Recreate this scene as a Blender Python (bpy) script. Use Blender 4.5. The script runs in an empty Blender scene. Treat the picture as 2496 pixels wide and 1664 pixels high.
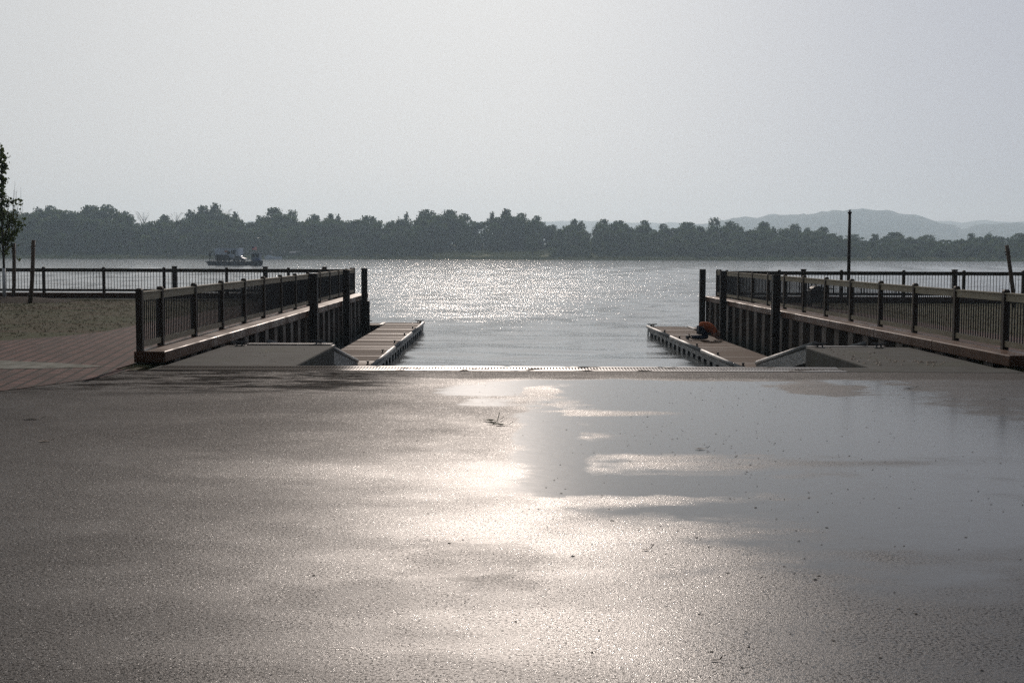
import bpy, bmesh, math, random
import numpy as np
from mathutils import Vector, Matrix
R = math.radians
random.seed(7); rng = np.random.default_rng(7)
scene = bpy.context.scene
COL = scene.collection

# ------------------------------------------------------------------ camera
EYE = 1.77
cam = bpy.data.cameras.new("camera"); cam.lens = 45.43; cam.sensor_width = 36.0
cam.clip_start = 0.1; cam.clip_end = 20000
co = bpy.data.objects.new("camera", cam); COL.objects.link(co)
co.matrix_world = Matrix.Translation((0, 0, EYE)) @ Matrix.Rotation(R(90 - 3.887), 4, 'X') @ Matrix.Rotation(R(0.18), 4, 'Z')
scene.camera = co

# ------------------------------------------------------------------ light
SUN_EL, SUN_AZ = 22.0, -1.6          # azimuth measured from +Y, positive to +X
w = bpy.data.worlds.new("World"); scene.world = w; w.use_nodes = True
wn, wl = w.node_tree.nodes, w.node_tree.links
bg = wn["Background"]
sky = wn.new("ShaderNodeTexSky"); sky.sky_type = 'NISHITA'; sky.sun_disc = False
sky.sun_elevation = R(SUN_EL); sky.sun_rotation = R(SUN_AZ)
sky.altitude = 30; sky.air_density = 1.0; sky.dust_density = 3.0; sky.ozone_density = 1.0
bw = wn.new("ShaderNodeRGBToBW"); wl.new(sky.outputs[0], bw.inputs[0])
def wmix(f, a, b, mode='MIX'):
    n = wn.new("ShaderNodeMix"); n.data_type = 'RGBA'; n.blend_type = mode
    for sock, v in ((n.inputs[0], f), (n.inputs[6], a), (n.inputs[7], b)):
        if hasattr(v, "is_output"): wl.new(v, sock)
        else: sock.default_value = v if not isinstance(v, tuple) else (*v, 1)
    return n.outputs[2]
def wrange(v, a, b, c, d):
    n = wn.new("ShaderNodeMapRange"); n.interpolation_type = 'SMOOTHSTEP'; wl.new(v, n.inputs[0])
    for i, q in enumerate((a, b, c, d)): n.inputs[i+1].default_value = q
    return n.outputs[0]
grey = wmix(0.75, sky.outputs[0], bw.outputs[0])                       # the clear sky behind the veil, greyed by dust
tcw = wn.new("ShaderNodeTexCoord"); sepw = wn.new("ShaderNodeSeparateXYZ"); wl.new(tcw.outputs["Generated"], sepw.inputs[0])
cl = wn.new("ShaderNodeTexNoise"); cl.inputs["Scale"].default_value = 1.6; cl.inputs["Detail"].default_value = 4; wl.new(tcw.outputs["Generated"], cl.inputs["Vector"])
# thin overcast veil: bright round the sun, dimmer to the right and behind the viewer
VE = 8.35
veil = wmix(wrange(sepw.outputs[1], -0.6, 0.9, 0, 1), (0.08*VE, 0.095*VE, 0.115*VE), (0.69*VE, 0.696*VE, 0.702*VE))
veil = wmix(wrange(sepw.outputs[0], -0.05, 0.42, 0, 1), veil, wmix(1.0, veil, (0.72, 0.74, 0.84), 'MULTIPLY'))
veil = wmix(wrange(cl.outputs[0], 0.35, 0.7, 0, 0.4), veil, wmix(1.0, veil, (1.22, 1.2, 1.18), 'MULTIPLY'))
wl.new(wmix(0.955, grey, veil), bg.inputs[0]); bg.inputs[1].default_value = 0.1

sl = bpy.data.lights.new("sun", 'SUN'); sl.energy = 2.0; sl.angle = R(0.53); sl.color = (1.0, 0.875, 0.78)
so = bpy.data.objects.new("sun", sl); COL.objects.link(so)
sd = Vector((math.sin(R(SUN_AZ)) * math.cos(R(SUN_EL)), math.cos(R(SUN_AZ)) * math.cos(R(SUN_EL)), math.sin(R(SUN_EL))))
so.rotation_euler = sd.to_track_quat('Z', 'Y').to_euler()
so.location = sd * 50

scene.view_settings.view_transform = 'Standard'; scene.view_settings.look = 'None'
scene.view_settings.exposure = 0.0; scene.view_settings.gamma = 1.0
scene.view_settings.use_curve_mapping = False
scene.render.engine = 'CYCLES'
cy = scene.cycles
cy.use_denoising = False; cy.use_adaptive_sampling = False; cy.sample_clamp_direct = 26.0; cy.sample_clamp_indirect = 4.0
cy.max_bounces = 5; cy.diffuse_bounces = 2; cy.glossy_bounces = 3; cy.volume_bounces = 1; cy.transparent_max_bounces = 6

# ------------------------------------------------------------------ helpers
class MB:
    def __init__(s): s.v = []; s.f = []
    def box(s, x0, x1, y0, y1, z0, z1, M=None):
        b = len(s.v)
        for z in (z0, z1):
            for x, y in ((x0, y0), (x1, y0), (x1, y1), (x0, y1)):
                p = Vector((x, y, z)); s.v.append(tuple(M @ p if M else p))
        s.f += [(b+3, b+2, b+1, b), (b+4, b+5, b+6, b+7)] + [(b+i, b+(i+1) % 4, b+4+(i+1) % 4, b+4+i) for i in range(4)]
    def bar(s, p, q, wx, wz, up=(0, 0, 1)):
        p, q = Vector(p), Vector(q); d = (q - p); L = d.length; d.normalize()
        r = d.cross(Vector(up)); r = r.normalized() if r.length > 1e-6 else Vector((1, 0, 0)); u = r.cross(d)
        b = len(s.v)
        for o in (p, q):
            for a, c in ((-1, -1), (1, -1), (1, 1), (-1, 1)):
                s.v.append(tuple(o + r * (a * wx / 2) + u * (c * wz / 2)))
        s.f += [(b, b+1, b+2, b+3), (b+7, b+6, b+5, b+4)] + [(b+i, b+4+i, b+4+(i+1) % 4, b+(i+1) % 4) for i in range(4)]
    def tube(s, pts, rad, n=8, cap=True):
        pts = [Vector(p) for p in pts]
        rad = rad if isinstance(rad, (list, tuple)) else [rad] * len(pts)
        b = len(s.v)
        for i, p in enumerate(pts):
            d = (pts[min(i+1, len(pts)-1)] - pts[max(i-1, 0)]).normalized()
            a = d.cross(Vector((0.13, 0.31, 0.94))) if abs(d.z) < 0.9 else d.cross(Vector((0.05, 1, 0.02)))
            a.normalize(); c = d.cross(a)
            for k in range(n):
                t = 2 * math.pi * k / n
                s.v.append(tuple(p + (a * math.cos(t) + c * math.sin(t)) * rad[i]))
        for i in range(len(pts)-1):
            for k in range(n):
                s.f.append((b+i*n+k, b+i*n+(k+1) % n, b+(i+1)*n+(k+1) % n, b+(i+1)*n+k))
        if cap:
            s.f.append(tuple(b+k for k in range(n))[::-1]); e = b+(len(pts)-1)*n
            s.f.append(tuple(e+k for k in range(n)))
    def prism(s, poly, z0, z1):
        b = len(s.v); n = len(poly)
        for z in (z0, z1):
            for x, y in poly: s.v.append((x, y, z))
        s.f += [tuple(range(b, b+n))[::-1], tuple(range(b+n, b+2*n))]
        s.f += [(b+i, b+(i+1) % n, b+n+(i+1) % n, b+n+i) for i in range(n)]
    def ext(s, prof, p, q):
        """closed profile (side, up) swept from p to q; side is to the right of travel"""
        p, q = Vector(p), Vector(q); d = (q-p).normalized(); r = d.cross(Vector((0, 0, 1))).normalized(); u = r.cross(d)
        b = len(s.v); n = len(prof)
        for o in (p, q):
            for a, c in prof: s.v.append(tuple(o + r*a + u*c))
        s.f += [tuple(range(b, b+n)), tuple(range(b+n, b+2*n))[::-1]]
        s.f += [(b+i, b+n+i, b+n+(i+1) % n, b+(i+1) % n) for i in range(n)]
    def sheet(s, poly, z):
        b = len(s.v)
        for x, y in poly: s.v.append((x, y, z))
        s.f.append(tuple(range(b, b+len(poly))))
    def build(s, name, mat, parent=None, smooth=False, bevel=0):
        me = bpy.data.meshes.new(name); me.from_pydata(s.v, [], s.f); me.validate()
        bm = bmesh.new(); bm.from_mesh(me); bmesh.ops.recalc_face_normals(bm, faces=bm.faces); bm.to_mesh(me); bm.free()
        return link(name, me, mat, parent, smooth, bevel)

def link(name, me, mat, parent=None, smooth=False, bevel=0):
    o = bpy.data.objects.new(name, me); COL.objects.link(o)
    if mat: me.materials.append(mat)
    if parent: o.parent = parent; o.matrix_parent_inverse = parent.matrix_world.inverted() if parent.type != 'EMPTY' else Matrix.Translation(-parent.location) if parent.rotation_euler.z == 0 else (Matrix.Translation(parent.location) @ Matrix.Rotation(parent.rotation_euler.z, 4, 'Z')).inverted()
    if smooth:
        for p in me.polygons: p.use_smooth = True
    if bevel:
        m = o.modifiers.new("bevel", 'BEVEL'); m.width = bevel; m.segments = 2; m.limit_method = 'ANGLE'
    return o
def npmesh(name, V, F, mat, parent=None, smooth=False):
    V = np.asarray(V, dtype=np.float32); F = np.asarray(F, dtype=np.int32); k = F.shape[1]
    me = bpy.data.meshes.new(name); me.vertices.add(len(V)); me.vertices.foreach_set("co", V.ravel())
    me.loops.add(F.size); me.loops.foreach_set("vertex_index", F.ravel())
    me.polygons.add(len(F)); me.polygons.foreach_set("loop_start", np.arange(0, F.size, k, dtype=np.int32))
    me.polygons.foreach_set("loop_total", np.full(len(F), k, dtype=np.int32))
    me.update(calc_edges=True)
    if smooth: me.polygons.foreach_set("use_smooth", np.ones(len(F), dtype=bool))
    return link(name, me, mat, parent)
def tag(o, label=None, cat=None, group=None, kind=None):
    for k, v in (("label", label), ("category", cat), ("group", group), ("kind", kind)):
        if v: o[k] = v
    return o
def empty(name, loc=(0, 0, 0), rz=0):
    o = bpy.data.objects.new(name, None); COL.objects.link(o); o.location = loc; o.rotation_euler = (0, 0, rz); o.empty_display_size = 0.2
    return o

# ------------------------------------------------------------------ materials
class Mat:
    def __init__(s, name):
        s.m = bpy.data.materials.new(name); s.m.use_nodes = True
        s.n, s.l = s.m.node_tree.nodes, s.m.node_tree.links
        s.b = s.n["Principled BSDF"]; s.o = s.n["Material Output"]
        s.tc = s.n.new("ShaderNodeTexCoord").outputs["Object"]
    def new(s, t): return s.n.new("ShaderNode" + t)
    def put(s, sock, v):
        if hasattr(v, "is_output"): s.l.new(v, sock)
        else:
            if isinstance(v, tuple) and len(v) == 3 and sock.type == 'RGBA': v = (*v, 1)
            sock.default_value = v
    def map(s, scale=(1, 1, 1), rot=(0, 0, 0), loc=(0, 0, 0), src=None):
        n = s.new("Mapping"); s.l.new(src or s.tc, n.inputs[0]); n.inputs[1].default_value = loc; n.inputs[2].default_value = rot; n.inputs[3].default_value = scale
        return n.outputs[0]
    def noise(s, scale, detail=4, rough=0.5, vec=None, out=0, dist=0):
        n = s.new("TexNoise"); s.l.new(vec or s.tc, n.inputs["Vector"]); n.inputs["Scale"].default_value = scale
        n.inputs["Detail"].default_value = detail; n.inputs["Roughness"].default_value = rough; n.inputs["Distortion"].default_value = dist
        return n.outputs[out]
    def voro(s, scale, vec=None, feat='F1', out="Distance"):
        n = s.new("TexVoronoi"); n.feature = feat; s.l.new(vec or s.tc, n.inputs["Vector"]); n.inputs["Scale"].default_value = scale
        return n.outputs[out]
    def math(s, op, a, b=0.0, c=0.0, clamp=False):
        n = s.new("Math"); n.operation = op; n.use_clamp = clamp
        s.put(n.inputs[0], a); s.put(n.inputs[1], b); s.put(n.inputs[2], c); return n.outputs[0]
    def ramp(s, f, stops, interp='LINEAR'):
        n = s.new("ValToRGB"); n.color_ramp.interpolation = interp; e = n.color_ramp.elements
        while len(e) < len(stops): e.new(0.5)
        for el, (p, c) in zip(e, stops):
            el.position = p; el.color = (c, c, c, 1) if not isinstance(c, tuple) else (*c, 1)
        s.l.new(f, n.inputs[0]); return n.outputs[0]
    def range(s, f, a, b, c=0.0, d=1.0, smooth=True):
        n = s.new("MapRange"); n.interpolation_type = 'SMOOTHSTEP' if smooth else 'LINEAR'
        s.put(n.inputs[0], f)
        for i, v in enumerate((a, b, c, d)): s.put(n.inputs[i+1], v)
        return n.outputs[0]
    def mix(s, f, a, b, mode='MIX'):
        n = s.new("Mix"); n.data_type = 'RGBA'; n.blend_type = mode
        s.put(n.inputs[0], f); s.put(n.inputs[6], a); s.put(n.inputs[7], b); return n.outputs[2]
    def bump(s, h, strength=0.5, dist=0.01, nrm=None):
        n = s.new("Bump"); s.put(n.inputs["Strength"], strength); s.put(n.inputs["Distance"], dist); s.l.new(h, n.inputs["Height"])
        if nrm: s.l.new(nrm, n.inputs["Normal"])
        return n.outputs[0]
    def sep(s, vec=None):
        n = s.new("SeparateXYZ"); s.l.new(vec or s.tc, n.inputs[0]); return n.outputs
    def set(s, **k):
        nm = dict(color="Base Color", rough="Roughness", metal="Metallic", normal="Normal", ior="IOR", spec="Specular IOR Level", coat="Coat Weight", coatr="Coat Roughness")
        for a, v in k.items(): s.put(s.b.inputs[nm[a]], v)
        return s.m

def m_simple(name, a, b, scale=6, rough=0.6, metal=0, bump=0.3, bd=0.004, stretch=(1, 1, 1), spec=0.5):
    M = Mat(name); v = M.map(stretch); n = M.noise(scale, 6, 0.6, v)
    c = M.mix(M.range(n, 0.3, 0.7), a, b)
    rr = M.range(M.noise(scale*0.7, 3, 0.5, v), 0.2, 0.8, rough*0.8, min(1, rough*1.2))
    return M.set(color=c, rough=rr, metal=metal, spec=spec, normal=M.bump(M.noise(scale*6, 4, 0.6, v), bump, bd))

def m_wood(name, a, b, grain=(1, 1, 14), rough=0.7):
    M = Mat(name); v = M.map(grain); n = M.noise(3.0, 8, 0.65, v, dist=0.6); big = M.noise(1.1, 3)
    c = M.mix(M.range(n, 0.3, 0.72), a, b); c = M.mix(M.range(big, 0.35, 0.75, 0, 0.45), c, tuple(x*0.55 for x in a))
    return M.set(color=c, rough=rough, normal=M.bump(n, 0.35, 0.004))

MT = {}
MT['post'] = m_wood("dark_treated_timber", (0.036, 0.025, 0.015), (0.065, 0.046, 0.028), (10, 10, 0.8))
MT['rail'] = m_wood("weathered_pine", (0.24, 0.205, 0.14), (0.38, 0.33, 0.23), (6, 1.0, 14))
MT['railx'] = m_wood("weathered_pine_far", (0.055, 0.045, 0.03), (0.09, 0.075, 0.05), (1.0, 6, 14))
MT['balu'] = m_simple("black_powder_coat", (0.012, 0.012, 0.013), (0.02, 0.02, 0.02), 20, 0.45, 0)
MT['pile'] = m_simple("tarred_pile", (0.018, 0.014, 0.011), (0.035, 0.025, 0.018), 5, 0.55, 0, 0.4, 0.005, (4, 4, 0.6))
MT['dark'] = m_simple("dark_plastic", (0.012, 0.012, 0.013), (0.02, 0.02, 0.022), 8, 0.5)
MT['white'] = m_simple("white_paint", (0.6, 0.6, 0.58), (0.75, 0.75, 0.74), 5, 0.5)
MT['galv'] = m_simple("galvanised_steel", (0.08, 0.08, 0.08), (0.15, 0.15, 0.15), 9, 0.5, 0.1, 0.2, 0.002, spec=0.25)
M = Mat("silted_drain_steel"); n = M.noise(6, 6, 0.65); silt = M.math('MAXIMUM', M.range(M.math('ADD', M.sep()[0], M.math('MULTIPLY', M.noise(1.2, 5), 2.0)), -0.9, -2.2), M.range(M.noise(2.2, 5, 0.6), 0.52, 0.66))
MT['drain'] = M.set(color=M.mix(silt, M.mix(n, (0.07, 0.07, 0.07), (0.12, 0.12, 0.12)), (0.05, 0.043, 0.036)), rough=M.range(silt, 0, 1, 0.42, 0.85), spec=M.range(silt, 0, 1, 0.28, 0.04), metal=M.range(silt, 0, 1, 0.3, 0.0), normal=M.bump(n, 0.3, 0.003))
MT['alu'] = m_simple("dull_aluminium", (0.12, 0.125, 0.125), (0.20, 0.205, 0.205), 7, 0.55, 0.25, 0.15, 0.002, (1, 0.3, 3))
MT['float'] = m_simple("black_float", (0.012, 0.013, 0.014), (0.025, 0.026, 0.027), 8, 0.4)

M = Mat("rusty_cap_timber"); v = M.map((3, 0.7, 3)); n = M.noise(4, 7, 0.65, v); n2 = M.noise(0.9, 4)
c = M.mix(M.range(n, 0.3, 0.7), (0.075, 0.036, 0.020), (0.135, 0.070, 0.042)); c = M.mix(M.range(n2, 0.45, 0.7, 0, 0.6), c, (0.09, 0.055, 0.036))
MT['cap'] = M.set(color=c, spec=0.13, rough=M.range(n2, 0.3, 0.7, 0.32, 0.62), normal=M.bump(n, 0.25, 0.004))

M = Mat("rusty_sheet_pile"); v = M.map((2, 2, 0.35)); n = M.noise(5, 7, 0.65, v); n2 = M.noise(1.2, 4)
z = M.sep()[2]
c = M.mix(M.range(n, 0.3, 0.7), (0.035, 0.024, 0.017), (0.085, 0.062, 0.045)); c = M.mix(M.range(z, -0.75, -1.15), c, (0.022, 0.026, 0.018))
MT['sheet'] = M.set(color=c, rough=M.range(n2, 0.3, 0.7, 0.55, 0.8), normal=M.bump(n, 0.3, 0.006))

# planks run along X, 0.14 m wide, each with its own tone
M = Mat("dock_planks"); pl = M.map((0.001, 1/0.146, 0.001)); y = M.sep()[1]
cell = M.math('FLOOR', M.math('DIVIDE', y, 0.146)); fr = M.math('FRACT', M.math('DIVIDE', y, 0.146))
wn_ = M.new("TexWhiteNoise"); wn_.noise_dimensions = '1D'; M.put(wn_.inputs["W"], cell); tone = wn_.outputs["Value"]
gr = M.noise(5, 8, 0.7, M.map((0.8, 16, 4)), dist=0.5); big = M.noise(0.8, 4)
c = M.mix(tone, (0.065, 0.040, 0.026), (0.13, 0.086, 0.060)); c = M.mix(M.range(gr, 0.3, 0.75, 0, 0.6), c, (0.11, 0.072, 0.05))
c = M.mix(M.range(big, 0.5, 0.72, 0, 0.5), c, (0.10, 0.07, 0.055))
gap = M.math('MAXIMUM', M.range(fr, 0.06, 0.03, smooth=False), M.range(fr, 0.95, 0.98, smooth=False))
c = M.mix(gap, c, (0.012, 0.010, 0.008))
h = M.math('ADD', M.math('MULTIPLY', gr, 0.25), M.math('SUBTRACT', M.math('MULTIPLY', tone, 0.5), gap))
MT['plank'] = M.set(color=c, spec=0.05, rough=M.range(tone, 0, 0.25, 0.4, 0.8), normal=M.bump(h, 0.5, 0.012))

M = Mat("broom_concrete"); n = M.noise(2.0, 7, 0.65); fine = M.noise(9, 5, 0.6, M.map((0.6, 9, 1)))
c = M.mix(M.range(n, 0.3, 0.7), (0.062, 0.063, 0.058), (0.100, 0.101, 0.094)); c = M.mix(M.range(M.noise(0.7, 5, 0.7), 0.5, 0.66, 0, 0.6), c, (0.075, 0.082, 0.055))
MT['conc'] = M.set(color=c, spec=0.05, rough=0.85, normal=M.bump(fine, 0.5, 0.006))

# ------------------------------------------------------------------ ground
M = Mat("wet_asphalt"); sx, sy, sz = M.sep()
n1 = M.noise(0.55, 5, 0.55, M.map((0.8, 0.8, 1), loc=(3.1, 1.7, 0))); n2 = M.noise(1.7, 4, 0.5, M.map((0.55, 1, 1)))
# standing film of rain water: deepest right of the axis, between 9 and 18 m from the viewer's end of the lot
edge = M.math('ADD', sy, M.math('MULTIPLY', M.math('SUBTRACT', M.noise(0.9, 6, 0.6, M.map((0.5, 1, 1), loc=(6, 2, 0))), 0.5), 6.5))
front = M.range(M.math('ADD', sy, M.math('MULTIPLY', M.math('SUBTRACT', n2, 0.5), 1.3)), 18.35, 17.9)
near = M.range(edge, 5.6, 12.4)
xl = M.math('ADD', sx, M.math('MULTIPLY', M.math('SUBTRACT', n1, 0.5), 3.4))
side = M.range(M.math('ADD', xl, M.math('MULTIPLY', M.math('SUBTRACT', M.noise(1.5, 5, 0.6, M.map((1, 0.9, 1), loc=(1, 3, 0))), 0.5), 4.2)), -1.4, 1.5)
film = M.math('MULTIPLY', M.math('MULTIPLY', front, near), side)
film = M.math('ADD', film, M.math('MULTIPLY', M.math('SUBTRACT', M.noise(1.25, 5, 0.5, M.map((0.45, 1.0, 1), loc=(9.3, 4.4, 0))), 0.5), 1.15))
wob2 = M.math('MULTIPLY', M.math('SUBTRACT', M.noise(2.2, 6, 0.6, M.map((0.7, 1, 1), loc=(2, 5, 0))), 0.5), 2.2)
def spot(x, y, rx, ry, amt):
    global film
    dx = M.math('DIVIDE', M.math('SUBTRACT', sx, x), rx); dy = M.math('DIVIDE', M.math('SUBTRACT', sy, y), ry)
    q = M.math('ADD', M.math('ADD', M.math('MULTIPLY', dx, dx), M.math('MULTIPLY', dy, dy)), wob2)
    film = M.math('ADD', film, M.math('MULTIPLY', M.range(q, 1.0, 0.0), amt))
for s_ in ((-0.25, 13.3, 0.55, 1.0, -0.9), (-0.45, 16.7, 0.75, 0.9, 1.0), (-0.3, 15.4, 0.5, 0.7, 0.6), (0.35, 16.6, 0.35, 0.7, -1.2), (4.1, 17.0, 0.8, 1.2, -1.3), (6.6, 17.6, 1.6, 1.6, -1.6),
           (0.32, 12.4, 0.42, 3.4, 0.9), (0.05, 16.6, 0.5, 0.5, 0.4), (0.9, 9.75, 1.6, 0.55, 0.75), (3.0, 8.0, 2.6, 3.2, 0.48), (1.9, 11.0, 2.0, 0.55, -0.45), (0.9, 14.3, 1.3, 0.35, -0.4), (3.2, 14.2, 1.8, 2.0, 0.35), (6.5, 15.5, 1.9, 3.5, -0.7)): spot(*s_)
film_s = M.range(film, 0.26, 0.86)
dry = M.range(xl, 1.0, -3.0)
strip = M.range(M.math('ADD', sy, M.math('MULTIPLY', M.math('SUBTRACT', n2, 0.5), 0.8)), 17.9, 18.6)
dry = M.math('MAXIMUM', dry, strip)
agg = M.voro(150, M.map((1, 1, 1))); agg2 = M.noise(300, 2, 0.6); agg3 = M.noise(38, 3, 0.6)
mid = M.voro(34)
h = M.math('ADD', M.math('ADD', M.math('ADD', M.math('MULTIPLY', mid, 0.45), M.math('MULTIPLY', agg, 0.9)), M.math('MULTIPLY', agg2, 0.9)), M.math('MULTIPLY', agg3, 0.7))
stone = M.voro(150, out="Color")
c = M.mix(M.range(M.sep(stone)[0], 0.1, 0.95), (0.012, 0.011, 0.011), (0.105, 0.096, 0.090))
c = M.mix(M.range(M.noise(0.35, 5, 0.6), 0.3, 0.7, 0, 0.5), c, (0.045, 0.041, 0.038))
pit = M.math('MULTIPLY', M.range(M.noise(62, 3, 0.6), 0.50, 0.60), M.range(M.noise(2.5, 4), 0.3, 0.6, 0.55, 1.0))
c = M.mix(M.math('MULTIPLY', pit, 0.8), c, (0.006, 0.006, 0.006))
glint = M.range(M.sep(M.voro(95, out="Color"))[1], 0.90, 0.93)
dirt = M.math('MULTIPLY', M.range(M.noise(1.3, 9, 0.76, M.map((0.55, 1.6, 1), loc=(4, 0, 0))), 0.44, 0.56), M.range(sy, 15.4, 17.6))
dirt = M.math('MULTIPLY', dirt, M.range(sx, -1.0, -2.6))
c = M.mix(M.math('MULTIPLY', dirt, 0.85), c, (0.014, 0.012, 0.010))
c = M.mix(M.math('MULTIPLY', dry, 0.3), c, (0.062, 0.055, 0.050))
patch = M.range(M.noise(0.8, 4, 0.55, M.map((0.6, 1.1, 1), loc=(1, 8, 0))), 0.40, 0.62)
dull = 0.0
wob = M.math('MULTIPLY', M.math('SUBTRACT', M.noise(4.0, 12, 0.78), 0.5), 2.6)
for x, y, rx_, ry_, am in ((-0.25, 7.45, 0.62, 0.62, 0.26), (-0.1, 6.85, 0.35, 0.22, 0.16), (0.62, 8.75, 0.5, 0.4, 0.14), (-0.9, 9.6, 0.5, 0.25, 0.10), (-1.3, 5.2, 1.1, 0.35, 0.16), (-0.9, 8.3, 0.4, 0.2, 0.10), (-2.4, 7.6, 0.9, 0.5, 0.10)):
    dx = M.math('DIVIDE', M.math('SUBTRACT', sx, x), rx_); dy = M.math('DIVIDE', M.math('SUBTRACT', sy, y), ry_)
    q = M.math('ADD', M.math('ADD', M.math('MULTIPLY', dx, dx), M.math('MULTIPLY', dy, dy)), wob)
    dull = M.math('ADD', dull, M.math('MULTIPLY', M.range(q, 1.1, 0.1), am))
rgh = M.range(dry, 0, 1, 0.38, 0.54, smooth=False)
rgh = M.math('ADD', rgh, M.math('MULTIPLY', M.math('SUBTRACT', 1.0, patch), 0.02))
rgh = M.math('ADD', rgh, M.math('MULTIPLY', dirt, 0.3)); rgh = M.math('SUBTRACT', rgh, M.math('MULTIPLY', glint, 0.22)); rgh = M.math('ADD', rgh, M.range(sy, 8.5, 14.5, 0.0, 0.12))
M.set(color=c, rough=rgh, ior=1.45, spec=M.math('MULTIPLY', M.math('MULTIPLY', M.math('SUBTRACT', M.range(patch, 0, 1, 0.32, 0.37), M.math('MINIMUM', dull, 0.23)), M.math('MULTIPLY', M.range(pit, 0, 1, 1.15, 0.12), M.range(dirt, 0, 1, 1.0, 0.12))), M.math('MULTIPLY', M.range(dry, 0, 1, 1.0, 0.50), M.math('MULTIPLY', M.range(sx, -0.8, -3.6, 0.95, 0.5), M.range(sy, 7.0, 15.5, 1.0, 0.55))), clamp=True), normal=M.bump(h, M.math('MULTIPLY', M.range(patch, 0, 1, 1.0, 0.8), M.range(dry, 0, 1, 0.30, 0.56)), 0.006))  # sheen's dimming toward the left and far end is built into the specular
pb = M.new("BsdfPrincipled"); M.put(pb.inputs["Base Color"], (0.03, 0.028, 0.026)); M.put(pb.inputs["Roughness"], 0.17); M.put(pb.inputs["IOR"], 1.33)
M.put(pb.inputs["Normal"], M.bump(M.math('ADD', M.noise(5, 3), M.math('MULTIPLY', agg, 0.05)), 0.22, 0.006))
ms = M.new("MixShader"); M.put(ms.inputs[0], film_s); M.l.new(M.b.outputs[0], ms.inputs[1]); M.l.new(pb.outputs[0], ms.inputs[2]); M.l.new(ms.outputs[0], M.o.inputs[0])
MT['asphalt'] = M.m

WATER = -1.26
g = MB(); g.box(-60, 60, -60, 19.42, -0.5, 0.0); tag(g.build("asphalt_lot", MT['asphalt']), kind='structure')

M = Mat("sparse_lawn"); n = M.noise(0.8, 8, 0.7, M.map((0.3, 1.1, 1))); f = M.noise(14, 6, 0.75); b = M.noise(0.35, 3)
c = M.mix(M.range(n, 0.40, 0.58), (0.056, 0.034, 0.014), (0.036, 0.050, 0.013)); c = M.mix(M.range(f, 0.4, 0.75, 0, 0.7), c, (0.072, 0.060, 0.028)); c = M.mix(M.range(b, 0.4, 0.65, 0, 0.5), c, (0.060, 0.056, 0.026))
MT['lawn'] = M.set(color=c, rough=0.95, spec=0.15, normal=M.bump(f, 0.8, 0.03))
M = Mat("stamped_brick"); bt = M.new("TexBrick"); M.l.new(M.map((1, 1, 1), (0, 0, R(81))), bt.inputs[0])
for k, vv in (("Scale", 1.0), ("Brick Width", 0.42), ("Row Height", 0.21), ("Mortar Size", 0.03), ("Mortar Smooth", 0.2), ("Bias", 0.0)): bt.inputs[k].default_value = vv
bt.inputs["Color1"].default_value = (0.080, 0.042, 0.037, 1); bt.inputs["Color2"].default_value = (0.165, 0.085, 0.072, 1); bt.inputs["Mortar"].default_value = (0.009, 0.007, 0.006, 1)
c = M.mix(M.range(M.noise(1.2, 6, 0.65), 0.4, 0.7, 0, 0.55), bt.outputs[0], (0.05, 0.044, 0.037))
MT['brick'] = M.set(color=c, rough=0.8, spec=0.06, normal=M.bump(M.math('ADD', bt.outputs[1], M.math('MULTIPLY', M.noise(60, 3), -0.4)), -0.6, 0.012))
MT['moss'] = m_simple("mossy_strip", (0.028, 0.036, 0.018), (0.045, 0.052, 0.03), 5, 0.85)
MT['soil'] = m_simple("dark_mulch", (0.02, 0.014, 0.009), (0.045, 0.030, 0.02), 18, 0.95, 0, 1, 0.03, spec=0.1)

# quay land behind the two walls
def lx(d): return -5.52 - 0.0039 * (d - 20.5)      # slip edge of the left cap
def rx(d): return 7.80 - 0.0206 * (d - 20.2)       # slip edge of the right cap
g = MB(); g.prism([(-60, 19.43), (lx(19.4)-0.2, 19.43), (lx(50)-0.35, 50.1), (-60, 50.1)], -2.4, -0.012); tag(g.build("quay_ground", MT['lawn']), kind='structure')
g = MB(); g.prism([(rx(19.4)+0.2, 19.43), (60, 19.43), (60, 47.9), (rx(48)+0.35, 47.9)], -2.4, -0.012); tag(g.build("quay_ground", MT['lawn']), kind='structure')
g = MB(); g.sheet([(-6.02, 19.5), (-6.02, 21), (-6.1, 30), (-6.25, 48.9), (-9.2, 48.9), (-9.15, 31), (-9.1, 28.8), (-9.5, 27.1), (-10.2, 25.7), (-12, 24.2), (-16, 22.6), (-30, 20.5), (-30, 12.5), (-14, 13.2), (-9, 14.8), (-6.5, 16.4), (-5.8, 18.2), (-5.75, 19.5)], 0.006)
tag(g.build("paver_walk", MT['brick']), kind='structure')
g = MB(); g.sheet([(-30, 19.9), (-12, 20.1), (-8.4, 19.5), (-7.5, 19.45), (-6.5, 19.75), (-6.35, 20.0), (-7.2, 20.5), (-8.3, 20.95), (-12, 21.4), (-30, 21.4)], 0.011); tag(g.build("mossy_strip", MT['moss']), kind='structure')
g = MB(); g.sheet([(-60, 48.9), (-6.3, 48.9), (-6.3, 50.05), (-60, 50.05)], 0.004); tag(g.build("quay_walk", MT['conc']), kind='structure')
g = MB(); g.sheet([(rx(20)+0.55, 19.5), (rx(48)+0.55, 47.0), (rx(48)+3.2, 47.0), (rx(30)+3.2, 30), (rx(24)+3.4, 24), (16, 20.5), (60, 19.5)], 0.006); tag(g.build("paver_walk", MT['brick']), kind='structure')

# ramp under water
g = MB(); g.prism([(-3.4, 20.2), (5.65, 20.2), (5.65, 44), (-3.4, 44)], -0.2, 0.0)
g.v = [(x, y, z - (y - 20.2) * 0.135) for x, y, z in g.v]; tag(g.build("boat_ramp", MT['conc']), kind='structure')

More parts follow.
